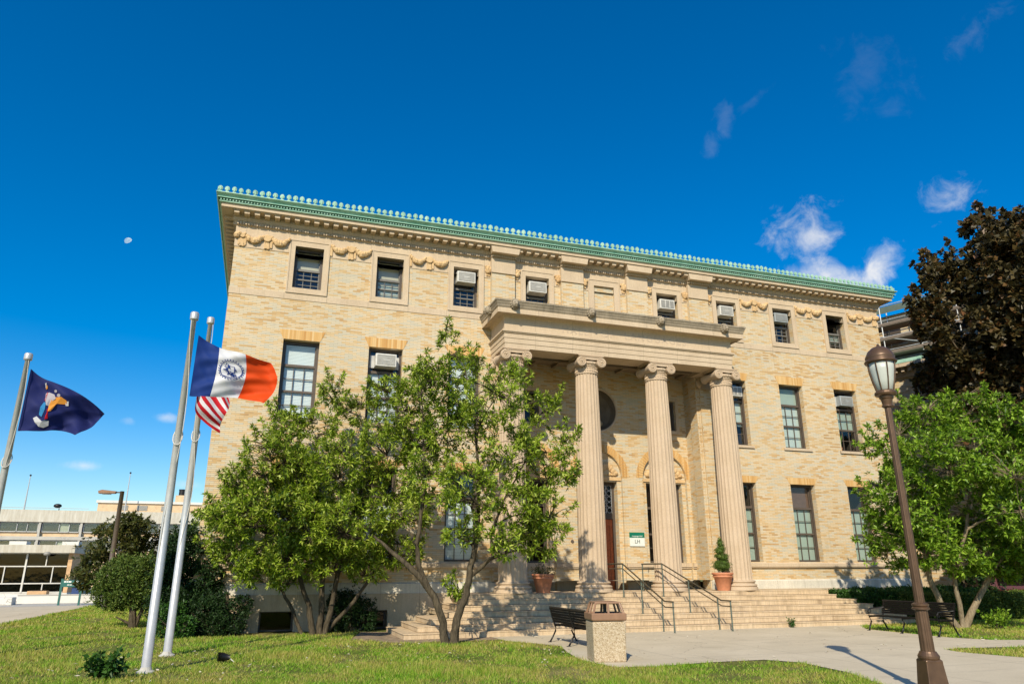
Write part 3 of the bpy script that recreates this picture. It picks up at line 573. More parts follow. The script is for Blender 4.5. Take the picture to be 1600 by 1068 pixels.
for j, (r0, y0, r1, y1) in enumerate(((.86, LY, .86, LY+.05), (.86, LY+.05, .75, LY+.28), (.75, LY+.28, .45, LY+.42), (.45, LY+.42, .001, LY+.48))):
    for i in range(n):
        a0, a1 = 2*math.pi*i/n, 2*math.pi*(i+1)/n
        q.quad((cxn+r0*math.cos(a0), y0, czn+r0*math.sin(a0)), (cxn+r0*math.cos(a1), y0, czn+r0*math.sin(a1)), (cxn+r1*math.cos(a1), y1, czn+r1*math.sin(a1)), (cxn+r1*math.cos(a0), y1, czn+r1*math.sin(a0)))
ND = q.build('round_niche', 'niche_stone', B, True)
q = MB(); q.tube([(cxn+.89*math.cos(2*math.pi*i/32), LY-.01, czn+.89*math.sin(2*math.pi*i/32)) for i in range(33)], .05, 8, False); q.build('niche_rim', 'limestone', ND, True)
q = MB(); q.lathe([(.05, 0), (.22, .0), (.20, .06), (.10, .12), (.09, .2)], (cxn, LY+.1, 7.15), 14); q.blob((cxn, LY+.08, 7.46), (.28, .16, .16), 7); q.tube([(cxn, LY+.08, 7.5), (cxn, LY+.06, 7.72)], [.09, .08], 8); q.blob((cxn, LY+.05, 7.86), (.115, .135, .16), 8); q.blob((cxn, LY-.07, 7.84), (.025, .04, .035), 5)
q.build('bust', 'weathered_stone', ND, True)
for k_ in (3, 4, 5):     # arch rings and relief tympana
    c = BAY[k_]; q = MB(); n = 34
    for i in range(n):
        a0, a1 = math.pi*i/n+.006, math.pi*(i+1)/n-.006
        q.prism([(c+1.01*math.cos(a0), 5.33+1.01*math.sin(a0)), (c+1.30*math.cos(a0), 5.33+1.30*math.sin(a0)), (c+1.30*math.cos(a1), 5.33+1.30*math.sin(a1)), (c+1.01*math.cos(a1), 5.33+1.01*math.sin(a1))][::1], LY-.014, LY+.002)
    q.build('arch_ring', 'orange_brick', B)
    q = MB(); yy = LY+.09; q.blob((c, yy, 5.62), (.14, .06, .2), 6, .1); q.blob((c, yy-.03, 5.86), (.07, .06, .08), 6)
    for s_ in (-1, 1):
        for j in range(7): q.blob((c+s_*(.15+.1*j), yy, 5.62+.16*math.sin(j*.7)), (.12, .07, .17-.012*j), 5, .15)
        for j in range(4): q.blob((c+s_*(.2+.13*j), yy, 5.42), (.08, .04, .05), 5, .1)
    q.box(c-.98, c+.98, LY+.07, LY+.12, 5.2, 5.32); q.build('tympanum_relief', 'relief', B)
# loggia trim
for (a, b) in ((LX0, BAY[3]-1.02), (BAY[3]-1.0, BAY[3]+1.0), (BAY[3]+1.02, BAY[4]-1.02), (BAY[4]+1.02, BAY[5]-1.02), (BAY[5]-1.0, BAY[5]+1.0), (BAY[5]+1.02, LX1)):
    yy = LY+.12 if abs((b-a)-2.0) < .01 else LY
    q = MB(); q.box(a, b, yy-.09, yy-.003, 1.90, 2.05); q.box(a, b, yy-.05, yy-.003, 1.84, 1.90); q.build('sill_band', 'limestone', B)
    q = MB(); q.box(a, b, yy-.06, yy-.003, 1.085, 1.40); q.build('loggia_plinth', 'base_stone', B)
for k_ in (3, 5): window(BAY[k_], 2.06, 5.15, .82, LY+.5, 'tall', [('curtain_brown', .7, 1)], dark=True)
for c in (BAY[3], BAY[5]+.28): window(c, 7.33, 8.6, .42, LY+.25, 'small', None, dark=True)
for c in (BAY[3], BAY[5]+.28):
    q = MB(); b = .56
    for (xa, xb, za, zb) in ((c-b, c-.42, 7.2, 8.72), (c+.42, c+b, 7.2, 8.72), (c-.42, c+.42, 8.6, 8.72), (c-.42, c+.42, 7.2, 7.33)): q.box(xa, xb, LY-.03, LY-.002, za, zb)
    q.build('window_surround', 'limestone', B)
# door
D = BAY[4]; q = MB(); yd = LY+.12+.34
q.box(D-.82, D-.72, yd-.05, yd+.08, 1.08, 5.15); q.box(D+.72, D+.82, yd-.05, yd+.08, 1.08, 5.15); q.box(D-.72, D+.72, yd-.05, yd+.08, 5.03, 5.15); q.box(D-.72, D+.72, yd-.06, yd+.08, 3.72, 3.95); q.box(D-.9, D+.9, yd+.5, yd+.52, 1, 5.2)
DF = q.build('doorway_frame', 'frame_dark', B)
for s_ in (-1, 1):
    q = MB(); a, b = (D-.71, D-.005) if s_ < 0 else (D+.005, D+.71)
    q.box(a, b, yd, yd+.05, 1.09, 3.71)
    for (za, zb) in ((1.25, 1.75), (1.9, 3.55)):
        q.box(a+.08, b-.08, yd-.02, yd-.001, za, za+.05); q.box(a+.08, b-.08, yd-.02, yd-.001, zb-.05, zb); q.box(a+.08, a+.13, yd-.02, yd-.001, za+.05, zb-.05); q.box(b-.13, b-.08, yd-.02, yd-.001, za+.05, zb-.05)
    dl = q.build('door', 'red_door', DF); MB().tube([(D+s_*.07, yd-.06, 2.0), (D+s_*.07, yd-.06, 2.3)], .012, 6).build('handle', 'rail_bronze', dl)
q = MB()
for i in range(6):
    for j in range(5):
        x = D-.6+1.2*(i)/5; z = 4.06+.88*j/4; q.tube([(x+.10*math.cos(2*math.pi*t/10), yd-.02, z+.10*math.sin(2*math.pi*t/10)) for t in range(11)], .014, 5, False)
for i in range(7): x = D-.7+1.4*i/6; q.box(x-.01, x+.01, yd-.03, yd-.01, 3.95, 5.03)
q.build('transom_grille', 'sash_white', DF); MB().box(D-.72, D+.72, yd+.03, yd+.035, 3.95, 5.03).build('pane', 'glass_dark', DF)
# anta piers at the loggia edges, ceiling
for s_, xa in ((1, LX1), (-1, LX0)):
    q = MB(); x_in, x_out = (xa-.1, xa-.002) if s_ > 0 else (xa+.002, xa+.1)
    q.box(min(x_in, x_out), max(x_in, x_out), .02, .55, 1.1, 9.3)
    q.build('anta', 'brick', B)
    q = MB(); q.box(min(x_in, x_out)-.03, max(x_in, x_out)+.03, -.05, .6, 9.3, 9.7); q.box(min(x_in, x_out)-.07, max(x_in, x_out)+.05, -.08, .65, 9.5, 9.62)
    for z_ in (9.36, 9.42): q.box(min(x_in, x_out)-.05, max(x_in, x_out)+.04, -.065, .62, z_, z_+.03)
    q.build('anta_capital', 'limestone', B)
    c = 8.05 if s_ < 0 else 16.98
    q = MB(); q.box(c-.33, c+.33, -.08, 0, 1.43, 8.9); q.build('wall_pilaster', 'brick', B); q = MB(); q.box(c-.42, c+.42, -.16, 0, 9.2, 9.39); q.box(c-.36, c+.36, -.12, 0, 8.9, 9.2)
    for t in (-1, 1): q.blob((c+t*.38, -.14, 9.1), (.13, .1, .16), 8)
    q.build('pilaster_capital', 'column_stone', B)
# portico entablature
EX0, EX1, EF = 7.64, 17.2, -1.68
q = MB(); q.sweepU([(-.9, 9.40), (-.02, 9.40), (-.02, 9.57), (.0, 9.575), (.0, 9.755), (.02, 9.76), (.02, 9.92), (.06, 9.94), (.07, 9.97), (.10, 9.98), (.10, 10.04), (.0, 10.05), (.0, 10.52), (.04, 10.56), (.08, 10.60), (.10, 10.61),
                    (.33, 10.60), (.33, 10.58), (.36, 10.58), (.36, 10.76), (.37, 10.77), (.36, 10.79), (.38, 10.80), (.39, 10.86), (.42, 10.92), (.44, 10.98), (.46, 10.99), (.46, 11.05), (.42, 11.07), (-1, 11.06)], EX0, EX1, EF, -.001)
q.add([(EX0+.9, EF+.9, 9.40), (EX1-.9, EF+.9, 9.40), (EX1-.9, EF+.9, 9.9), (EX0+.9, EF+.9, 9.9)], [(0, 1, 2, 3)])
for xx in (EX0+.9, EX1-.9): q.quad((xx, EF+.9, 9.4), (xx, 0, 9.4), (xx, 0, 9.9), (xx, EF+.9, 9.9))
ENT = q.build('entablature', 'limestone', B)
q = MB(); q.sweepU([(.365, 10.762), (.375, 10.775), (.365, 10.795), (.385, 10.802), (.395, 10.862), (.425, 10.922), (.445, 10.982), (.465, 10.992), (.465, 11.054), (.425, 11.074), (-.95, 11.084)], EX0, EX1, EF, -.002)
q.add([(EX0, EF, 11.086), (EX1, EF, 11.086), (EX1, -.002, 11.086), (EX0, -.002, 11.086)], [(0, 1, 2, 3)]); q.build('cornice_gutter', 'weathered_stone', ENT)
def lion():
    q = MB(); q.blob((0, -.06, 0), (.13, .12, .15), 8, .05)
    for i in range(14):
        a = 2*math.pi*i/14; q.blob((.145*math.cos(a), 0.02, .01+.165*math.sin(a)), (.05, .08, .05), 4, .2)
    q.blob((0, -.19, -.05), (.065, .07, .06), 6); q.blob((0, -.17, -.12), (.05, .05, .035), 5)
    for s_ in (-1, 1): q.blob((s_*.055, -.165, .04), (.028, .02, .018), 4); q.blob((s_*.11, -.04, .13), (.035, .03, .045), 4)
    return q
l0 = lion().build('lion_head', 'weathered_stone', ENT, True, world=False); l0.location = (7.9-12.5, -2.10, 10.90)
for x in (10.9, 13.82, 16.68): inst(l0, ENT, (x-12.5, -2.10, 10.90))
for x, r in ((EX0-.42, -math.pi/2), (EX1+.42, math.pi/2)): inst(l0, ENT, (x-12.5, -1.2, 10.90), r)
for w_, x_ in (('HALL', 10.42), ('OF', 11.74), ('LANGUAGES', 13.80)): text_mesh(w_, .40, ENT, 'carved_tone', (x_, EF-.004, 10.28), 'inscription_word', .004, 1.25)  # letters sit proud of the frieze; darker colour stands in for carving
# portico ceiling with coffer beams
q = MB(); q.box(EX0+.9, EX1-.9, EF+.9, 0, 9.86, 9.9); q.box(LX0, LX1, 0.0, LY, 9.70, 9.76)
for c in (9.56, 12.5, 15.44): q.box(c-1.55, c-1.3, EF+.9, -.002, 9.62, 9.86)
for i in range(9): x = 8.7+i*.95; q.box(x-.07, x+.07, EF+.9, 1.09, 9.58, 9.70)
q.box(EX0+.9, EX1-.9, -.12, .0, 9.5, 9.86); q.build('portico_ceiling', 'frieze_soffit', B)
# columns
def column(cx):
    cy = -1.2; q = MB(); NF = 22; per = 6; n = NF*per; prof = [(.505, 1.43), (.49, 1.50), (.488, 2.5), (.48, 4.0), (.462, 5.5), (.438, 7.2), (.41, 8.72)]
    vs = []; fs = []
    for r, z in prof:
        for i in range(n):
            a = 2*math.pi*i/n; t = (i % per)/per; d = .026*math.sin(math.pi*t)**.6 if 0 < t < 1 else 0; vs.append((cx+(r-d)*math.cos(a), cy+(r-d)*math.sin(a), z))
    for j in range(len(prof)-1):
        for i in range(n): fs.append((j*n+i, j*n+(i+1) % n, (j+1)*n+(i+1) % n, (j+1)*n+i))
    q.add(vs, fs); c = q.build('column', 'column_stone', B)
    q = MB(); q.lathe([(.655, 1.082), (.66, 1.10), (.645, 1.19), (.60, 1.21), (.62, 1.23), (.635, 1.25), (.62, 1.29), (.57, 1.305), (.54, 1.33), (.54, 1.345), (.57, 1.36), (.585, 1.39), (.57, 1.42), (.51, 1.435)], (cx, cy, 0), 40); q.build('base', 'column_stone', c)
    q = MB(); q.lathe([(.41, 8.72), (.43, 8.73), (.43, 8.76), (.405, 8.77), (.405, 8.98), (.44, 9.0), (.44, 9.03), (.50, 9.10), (.50, 9.16), (.40, 9.2)], (cx, cy, 0), 36)
    for i in range(30): a = 2*math.pi*i/30; q.blob((cx+.425*math.cos(a), cy+.425*math.sin(a), 8.95), (.02, .02, .03), 4); q.blob((cx+.415*math.cos(a), cy+.415*math.sin(a), 8.85), (.022, .022, .05), 4)
    for i in range(24): a = 2*math.pi*i/24; q.blob((cx+.48*math.cos(a), cy+.48*math.sin(a), 9.11), (.035, .035, .05), 4)
    q.box(cx-.50, cx+.50, cy-.50, cy+.50, 9.355, 9.398); q.box(cx-.47, cx+.47, cy-.47, cy+.47, 9.325, 9.355)
    for s_ in (-1, 1):
        for sy in (-1, 1):
            y0 = cy+sy*.46; vx = cx+s_*.40; vz = 9.14
            q.tube([(vx, y0-.05, vz), (vx, y0+.05, vz)], .185, 22)
            sp = []
            for t in range(46):
                a = t/45*4.6*math.pi; rr = .18*(1-t/45*.8); sp.append((vx-s_*rr*math.sin(a), y0+sy*.055, vz+rr*math.cos(a)))
            q.tube(sp, .016, 5); q.blob((vx, y0+sy*.06, vz), .035, 5)
        q.tube([(cx+s_*.40, cy-.42, 9.14), (cx+s_*.40, cy-.2, 9.14), (cx+s_*.40, cy, 9.14), (cx+s_*.40, cy+.2, 9.14), (cx+s_*.40, cy+.42, 9.14)], [.17, .14, .12, .14, .17], 16)
    for sy in (-1, 1):
        y0 = cy+sy*.46; q.box(cx-.40, cx+.40, y0-.045, y0+.045, 9.22, 9.325); q.tube([(cx-.40, y0+sy*.05, 9.315), (cx+.40, y0+sy*.05, 9.315)], .014, 6); q.tube([(cx-.30, y0+sy*.05, 9.235), (cx, y0+sy*.05, 9.215), (cx+.30, y0+sy*.05, 9.235)], .014, 6)
    q.build('capital', 'column_stone', c)
for cx in PX: column(cx)
MB().tube([(11.26, LY-.03, 2.84), (11.26, LY-.001, 2.84)], .06, 14).build('wall_plaque', 'frame_brown', B)

# wall sign
s_ = thing('wall_sign', 'green and white name sign on the brick wall right of the red door', 'sign', (14.01, LY, 2.95))
MB().box(13.69, 14.33, LY-.045, LY-.003, 2.68, 3.0).build('white_panel', 'sign_white', s_); gp = MB().box(13.69, 14.33, LY-.048, LY-.003, 3.0, 3.20).build('green_panel', 'sign_green', s_)
text_mesh('LH', .2, s_, 'letter_black', (14.01, LY-.048, 2.85), 'lettering', .002); text_mesh('Language Hall', .082, s_, 'lettering', (14.01, LY-.051, 3.06), 'lettering', .002)

# air conditioners ---------------------------------------------------
def aircon(x0, x1, z0, z1, yw, label, body='white_enamel', proj=.12, kind=0):
    a = thing('air_conditioner', label, 'air conditioner', ((x0+x1)/2, yw, z0), 0, 'window air conditioners on the brick building')
    yf = -proj; MB().box(x0, x1, yf, yw-.05, z0, z1).build('casing', body, a, bevel=.012)
    g = MB().box(x0+.05, x1-.05, yf-.012, yf-.001, z0+.05, z1-.05); gg = g.build('grille', 'grille_grey', a)
    q = MB()
    if kind == 1:
        for f in (.33, .66): xx = x0+.05+(x1-x0-.1)*f; q.box(xx-.012, xx+.012, yf-.022, yf-.013, z0+.05, z1-.05)
    else:
        n = 9
        for i in range(n): zz = z0+.06+(z1-z0-.14)*i/n; q.box(x0+.06, x1-.06, yf-.018, yf-.013, zz, zz+.010)
        q.box((x0+x1)/2-.1, (x0+x1)/2+.12, yf-.022, yf-.019, (z0+z1)/2-.01, (z0+z1)/2+.01)
    q.build('louvres', body, gg)
    ys = yw+.0; MB().box(x0-.16, x0-.002, yw-.13, yw-.10, z0, z1).build('side_panel', 'sash_white', a); MB().box(x1+.002, x1+.16, yw-.13, yw-.10, z0, z1).build('side_panel', 'sash_white', a)
    return a
aircon(6.26, 6.98, 12.36, 12.80, RV, 'large cream air conditioner in the third attic window from the left corner', proj=.10)
aircon(9.18, 9.92, 12.30, 12.74, RV, 'cream air conditioner in the attic window just above the left end of the portico roof', proj=.14)
aircon(15.05, 15.75, 12.28, 12.70, RV, 'boxy cream air conditioner in the attic window above the third lion head', kind=1, proj=.12)
aircon(17.98, 18.66, 12.30, 12.74, RV, 'cream air conditioner in the attic window just above the right end of the portico roof', proj=.14)
aircon(20.92, 21.62, 12.36, 12.78, RV, 'grey air conditioner in the second attic window from the right corner', 'galv', proj=.02)
aircon(3.32, 4.06, 8.74, 9.20, RV, 'cream air conditioner at the top of a middle-floor window above the left tree', proj=.16)
aircon(18.1, 18.76, 8.76, 9.18, RV, 'white air conditioner beside the capital of the right column', kind=1, proj=.04)
aircon(23.93, 24.63, 8.74, 9.18, RV, 'grey air conditioner in the middle-floor window nearest the right corner', 'galv', proj=.02)
q_ = thing('house_plant', 'small green potted plant inside the middle-floor window nearest the right corner', 'plant', (24.0, .42, 6.78))
MB().lathe([(.05, 0), (.08, .14)], (24.0, .42, 6.78), 12).build('pot', 'terracotta', q_)
q = MB()
for i in range(16):
    a = rnd.uniform(0, 6.28); l = rnd.uniform(.4, .9); p0 = Vector((24.0, .42, 6.92)); p1 = p0+Vector((.18*math.cos(a)*l, .05*math.sin(a), l*.85)); w_ = .03
    q.add([p0, p0.lerp(p1, .5)+Vector((w_, -.01, .05)), p1, p0.lerp(p1, .5)+Vector((-w_, -.01, .05))], [(0, 1, 2, 3)])
q.build('foliage', 'leaf_green', q_)

# ------------------------------------------------------------------ steps
ST = thing('stone_steps', 'broad flight of worn sandstone steps leading up to the columned portico', 'steps', (13, -2, 0))
RI = .1543; L = [3.95, 4.4, 4.85, 5.5, 5.95, 6.3, 6.2]; Rr = [22.3, 22.0, 21.65, 21.3, 20.95, 20.4, 20.4]
for k_ in range(7):
    yf = -4.12+.385*k_; yb = -.102 if k_ >= 3 else -1.2
    q = MB(); zt_ = RI*(k_+1)-.001*(k_ % 2); q.box(L[k_]+.02, Rr[k_]-.02, yf+.02, yb, RI*k_+(0.0 if k_ else -.1), zt_-.035)
    xx = L[k_]
    while xx < Rr[k_]-.3:      # tread stones of uneven length, hairline joints, slightly out of line
        x2 = min(Rr[k_], xx+rnd.uniform(1.3, 2.3)); x2 = Rr[k_] if Rr[k_]-x2 < .6 else x2; dj = rnd.uniform(0, .012); q.box(xx+.003, x2-.003, yf+dj, yb, zt_-.0345, zt_-rnd.uniform(0, .006)); xx = x2
    q.build('step', 'step_stone', ST, bevel=.012)
MB().box(8.43, 16.59, -.103, LY+.6, .9, 1.082).build('portico_floor', 'step_stone', ST)
def handrail(xb, xt, label):
    h = thing('handrail', label, 'handrail', (xb, -4.6, 0), 0, 'metal handrails on the steps')
    def zf(y): return 0 if y < -4.12 else min(1.08, RI*(int((y+4.12)/.385)+1))
    def X(y): return xb+(xt-xb)*max(0, min(1, (y+4.35)/(4.35-1.9)))
    pts = [(X(y), y, z) for y, z in ((-4.85, .88), (-4.35, .88), (-1.9, 2.0), (-.45, 2.0))]; q = MB(); q.tube(pts, .024, 8); q.build('top_rail', 'rail_bronze', h, True)
    q = MB(); q.tube([(p[0], p[1], p[2]-.16) for p in pts], .018, 8); q.build('lower_rail', 'rail_bronze', h, True)
    for y, zt in ((-4.82, .88), (-4.2, .93), (-3.05, 1.47), (-1.9, 2.0), (-.5, 2.0)):
        q = MB(); q.tube([(X(y), y, zf(y)), (X(y), y, zt)], .023, 8); q.lathe([(.045, 0), (.045, .015)], (X(y), y, zf(y)), 10); q.build('post', 'rail_patina', h)
handrail(11.93, 11.80, 'left metal handrail running down the steps towards the brown-topped litter bin')
handrail(13.95, 13.32, 'right metal handrail on the steps, nearer the spiral topiary')

# ------------------------------------------------------------------ foliage generator
def leaves_np(pts, axes, per, length, width, rng, spread=.9, droop=.15, fold=.12):
    P = np.repeat(pts, per, 0); A = np.repeat(axes, per, 0); n = len(P)
    rv = rng.normal(size=(n, 3)); d = A*rng.uniform(.1, .9, (n, 1))+rv/np.linalg.norm(rv, axis=1, keepdims=True)*spread; d[:, 2] -= droop; d /= np.linalg.norm(d, axis=1, keepdims=True)
    up = rng.normal(size=(n, 3))*.7+np.array([-.25, -.4, .9]); s = np.cross(d, up); s /= np.linalg.norm(s, axis=1, keepdims=True)+1e-9; nn = np.cross(s, d)
    Lh = (length*rng.uniform(.6, 1.25, (n, 1))); w = width*rng.uniform(.7, 1.2, (n, 1)); base = P+d*.012
    v = np.empty((n, 4, 3)); v[:, 0] = base; v[:, 1] = base+d*Lh*.45+s*w*.5+nn*fold*w; v[:, 2] = base+d*Lh-nn*Lh*.12; v[:, 3] = base+d*Lh*.45-s*w*.5+nn*fold*w
    return v.reshape(-1, 3), np.arange(n*4).reshape(-1, 4)
def blob_points(blobs, dens, rng, thr=-.12, nf=1.3, shell=.35):
    out = []; ax = []
    for (x, y, z, rh, rz) in blobs:
        vol = rh*rh*rz; n = int(dens*vol**.8)+10; c = 0; tries = 0
        while c < n and tries < n*8:
            tries += 1
            p = rng.normal(size=3); p /= np.linalg.norm(p); r = rng.uniform(shell, 1)**.5
            if rng.random() < .2: r *= rng.uniform(1.05, 1.4)
            q = np.array([x+p[0]*rh*r, y+p[1]*rh*r*.9, z+p[2]*rz*r])
            if noise.noise(Vector(q*nf)) < thr: continue
            out.append(q); a = p*.6+np.array([0, -.1, .55]); ax.append(a/np.linalg.norm(a)); c += 1
    return np.array(out), np.array(ax)
def shoots(blobs, rng, count, lmin, lmax, step=.10):
    P, A, T = [], [], []
    for (x, y, z, rh, rz) in blobs:
        for _ in range(rng.poisson(count*(.5+rh))):
            d = rng.normal(size=3); d[2] = abs(d[2])*1.1-.15; d /= np.linalg.norm(d); p = np.array([x+d[0]*rh*.8, y+d[1]*rh*.75, z+d[2]*rz*.8]); g = d*.6+np.array([0, 0, .7])+rng.normal(size=3)*.3; g /= np.linalg.norm(g)
            L_ = rng.uniform(lmin, lmax); n = max(2, int(L_/step)); pts = [p]
            for i in range(n): g = g+rng.normal(size=3)*.10; g /= np.linalg.norm(g); p = p+g*step; pts.append(p.copy()); P.append(p.copy()); A.append(g.copy())
            P += [pts[-1]]*2; A += [g]*2; T.append(pts)
    return np.array(P), np.array(A), T
def tree(name, label, base, stems, blobs, dens, per, ll, lw, leafm, barkm, seed, cat='tree', group=None, clip=None, thr=-.12, nf=1.3, tw=1.0, shell=.35, trunk_name='trunk', crown_name='crown', limb_r=.028, sh=None):
    rng = np.random.default_rng(seed); rr = random.Random(seed)
    t = thing(name, label, cat, base, 0, group)
    q = MB(); skel = []
    for pts, radii in stems:
        P = [Vector(p) for p in pts]; sm = []; sr = []
        for i in range(len(P)-1):
            for j in range(4):
                f = j/4; p = P[i].lerp(P[i+1], f)+Vector((rr.uniform(-1, 1), rr.uniform(-1, 1), 0))*.02*(1 if i+j else 0); sm.append(p); sr.append(radii[i]*(1-f)+radii[i+1]*f)
        sm.append(P[-1]); sr.append(radii[-1]); q.tube(sm, sr, 9); skel += list(zip(sm, sr))
    tips, axes = blob_points([(b[0], b[1], b[2], b[3]*.92, b[4]*.92) for b in blobs] if sh else blobs, dens, rng, thr, nf, shell)
    if sh:
        sp, sa, stw = shoots(blobs, rng, *sh); tips = np.vstack([tips, sp]); axes = np.vstack([axes, sa])
        for pts in stw:
            if clip is None or clip(np.array(pts[-1:]))[0]: q.tube(pts, [.009]*(len(pts)-1)+[.003], 4, False)
    if clip is not None:
        k_ = clip(tips); tips, axes = tips[k_], axes[k_]
    tw_pts = []
    for (x, y, z, rh, rz) in blobs:
        c = Vector((x, y, z-.25*rz)); cand = [s for s in skel if s[0].z < z+.2] or skel
        s0 = min(cand, key=lambda s: (s[0]-c).length+max(0, s[0].z-c.z+.3)*1.5)
        mid = s0[0].lerp(c, .5)+Vector((rr.uniform(-.12, .12), rr.uniform(-.12, .12), .12*(c-s0[0]).length*.6)); r0 = min(s0[1]*.7, limb_r*(rh+.4)*1.6)
        L_ = [s0[0], s0[0].lerp(mid, .5)+Vector((rr.uniform(-.04, .04), 0, .03)), mid, mid.lerp(c, .5), c, c+Vector((rr.uniform(-.3, .3)*rh, rr.uniform(-.3, .3)*rh, rz*.7))]
        q.tube(L_, [r0, r0*.85, r0*.7, r0*.55, r0*.4, r0*.15], 6); tw_pts += L_[2:]
    tp = np.array([list(v) for v in tw_pts])
    sel = rng.choice(len(tips), min(len(tips), int(len(tips)*.28*tw)), replace=False)
    for i in sel:
        d = np.linalg.norm(tp-tips[i], axis=1); j = int(d.argmin())
        if d[j] > 1.6: continue
        a = Vector(tp[j]); b = Vector(tips[i]); q.tube([a, a.lerp(b, .5)+Vector((rr.uniform(-.05, .05), rr.uniform(-.05, .05), .04)), b], [.012, .008, .004], 4, False)
    q.build(trunk_name, barkm, t, True)
    v, f = leaves_np(tips, axes, per, ll, lw, rng); mesh_np(crown_name, v, f, leafm, t); return t
B1 = [(-0.7, -2.3, 3.2, 0.88, 0.59), (-0.94, -1.33, 2.47, 0.61, 0.5), (-0.34, -1.36, 4.23, 0.98, 0.71), (0.12, -2.08, 5.1, 0.97, 0.66), (0.51, -1.65, 6.12, 0.8, 0.5), (1.29, -1.76, 6.09, 0.81, 0.55), (0.75, -1.57, 3.51, 1.37, 0.98), (1.44, -1.36, 2.23, 1.18, 0.55), (2.1, -2.46, 4.69, 1.17, 0.97), (2.38, -2.61, 3.08, 1.33, 0.85), (2.71, -1.38, 6.78, 0.8, 0.5), (1.79, -1.82, 7.15, 0.5, 0.35), (3.48, -1.42, 7.3, 0.6, 0.38), (3.47, -2.8, 5.39, 0.89, 0.89), (4.17, -2.11, 3.53, 1.0, 0.9), (4.12, -1.6, 2.35, 0.9, 0.52), (0.04, -2.12, 2.18, 0.83, 0.41), (3.01, -1.22, 2.2, 1.01, 0.48), (1.05, -1.14, 4.74, 1.02, 0.82), (4.46, -2.93, 5.02, 0.69, 0.79), (-1.0, -1.5, 3.1, .5, .35), (-.7, -1.6, 2.1, .55, .35), (.6, -2.2, 1.95, .7, .3), (-.75, -1.5, 4.0, .5, .35), (2.2, -1.8, 1.9, .7, .3), (1.0, -1.9, 1.55, .8, .3), (0.0, -1.8, 1.6, .6, .3), (3.2, -1.7, 1.7, .6, .28), (-.9, -1.4, 2.9, .6, .5), (2.9, -2.3, 4.0, .8, .6), (1.4, -2.2, 3.0, 1.0, .7)]
B2 = [(4.87, -4.38, 8.41, 0.24, 0.42), (5.35, -4.52, 7.56, 0.62, 0.45), (3.91, -6.37, 6.74, 0.5, 0.33), (5.48, -6.7, 6.02, 0.95, 0.62), (6.72, -5.21, 7.1, 0.5, 0.3), (7.43, -5.72, 6.26, 0.71, 0.5), (8.04, -6.14, 5.1, 0.45, 0.4), (6.31, -6.41, 4.8, 0.96, 0.73), (7.74, -6.18, 4.18, 0.55, 0.36), (4.79, -5.22, 5.45, 0.91, 0.8), (4.3, -5.17, 4.0, 0.74, 0.78), (5.23, -6.45, 3.73, 0.88, 0.74), (6.81, -6.27, 3.46, 0.78, 0.69), (5.06, -5.82, 2.7, 0.6, 0.3), (7.29, -5.7, 2.48, 0.64, 0.5), (3.98, -4.09, 6.07, 0.65, 0.57), (3.84, -4.18, 6.92, 0.46, 0.35), (7.47, -6.23, 2.96, 0.52, 0.44), (4.5, -5.55, 6.47, 0.54, 0.45), (6.11, -6.44, 2.28, 0.4, 0.25), (5.3, -5.0, 1.15, .3, .16)]
B3 = [(19.8, -6.41, 5.64, 0.77, 0.9), (20.03, -5.23, 4.07, 0.53, 1.1), (20.86, -6.95, 6.57, 0.97, 0.64), (22.17, -7.36, 6.91, 0.91, 0.65), (22.73, -7.98, 5.96, 1.05, 0.94), (20.33, -7.83, 5.04, 1.41, 1.01), (19.36, -6.99, 3.7, 1.11, 1.01), (22.54, -6.62, 3.81, 1.5, 1.29), (21.83, -8.73, 3.81, 0.98, 1.37), (20.04, -6.69, 2.35, 1.12, 0.6), (23.11, -6.53, 2.37, 1.28, 0.72), (19.83, -5.37, 2.38, 0.64, 0.85), (23.59, -8.0, 5.58, 0.84, 0.84), (19.86, -5.37, 5.8, 0.31, 0.31), (22.94, -8.18, 2.33, 0.8, 0.6), (24.6, -7.0, 4.2, 1.3, 1.5), (21.2, -6.6, 2.0, 1.0, .45), (22.4, -7.2, 2.0, 1.0, .4), (20.6, -6.4, 3.1, 1.1, .8), (23.6, -6.8, 1.9, 1.0, .5)]
B4 = [(30.6, -4.06, 15.6, 1.5, 1.1), (30.2, -4.94, 14.14, 1.66, 2.21), (29.7, -2.05, 14.8, 1.5, 1.3), (28.2, -1.6, 13.35, .9, 1.05), (29.1, -2.6, 11.9, 1.7, 1.7), (30.74, -3.4, 11.76, 1.7, 2.27), (30.95, .3, 10.6, 1.45, 1.5), (31.29, -1.19, 9.39, 2.23, 1.34), (31.96, -2.35, 8.59, 1.44, 1.72), (28.5, -1.2, 12.4, 0.6, .7), (31.05, -2.82, 17.2, 0.91, 0.61), (31.42, -5.44, 15.31, 1.95, 1.67), (30.93, -5.5, 11.69, 2.14, 2.41), (29.9, -1.9, 8.9, 0.85, 0.9), (30.47, -4.46, 8.06, 1.59, 1.59), (33.5, -6.5, 13.5, 2.3, 3), (33, -5, 9.5, 2.2, 2.4), (33.5, -5, 6.3, 2.4, 1.3), (30.0, -2.6, 6.6, 1.6, 1.0), (33.2, -3, 16, 2, 1.6), (34, -3, 12, 2.5, 3)]
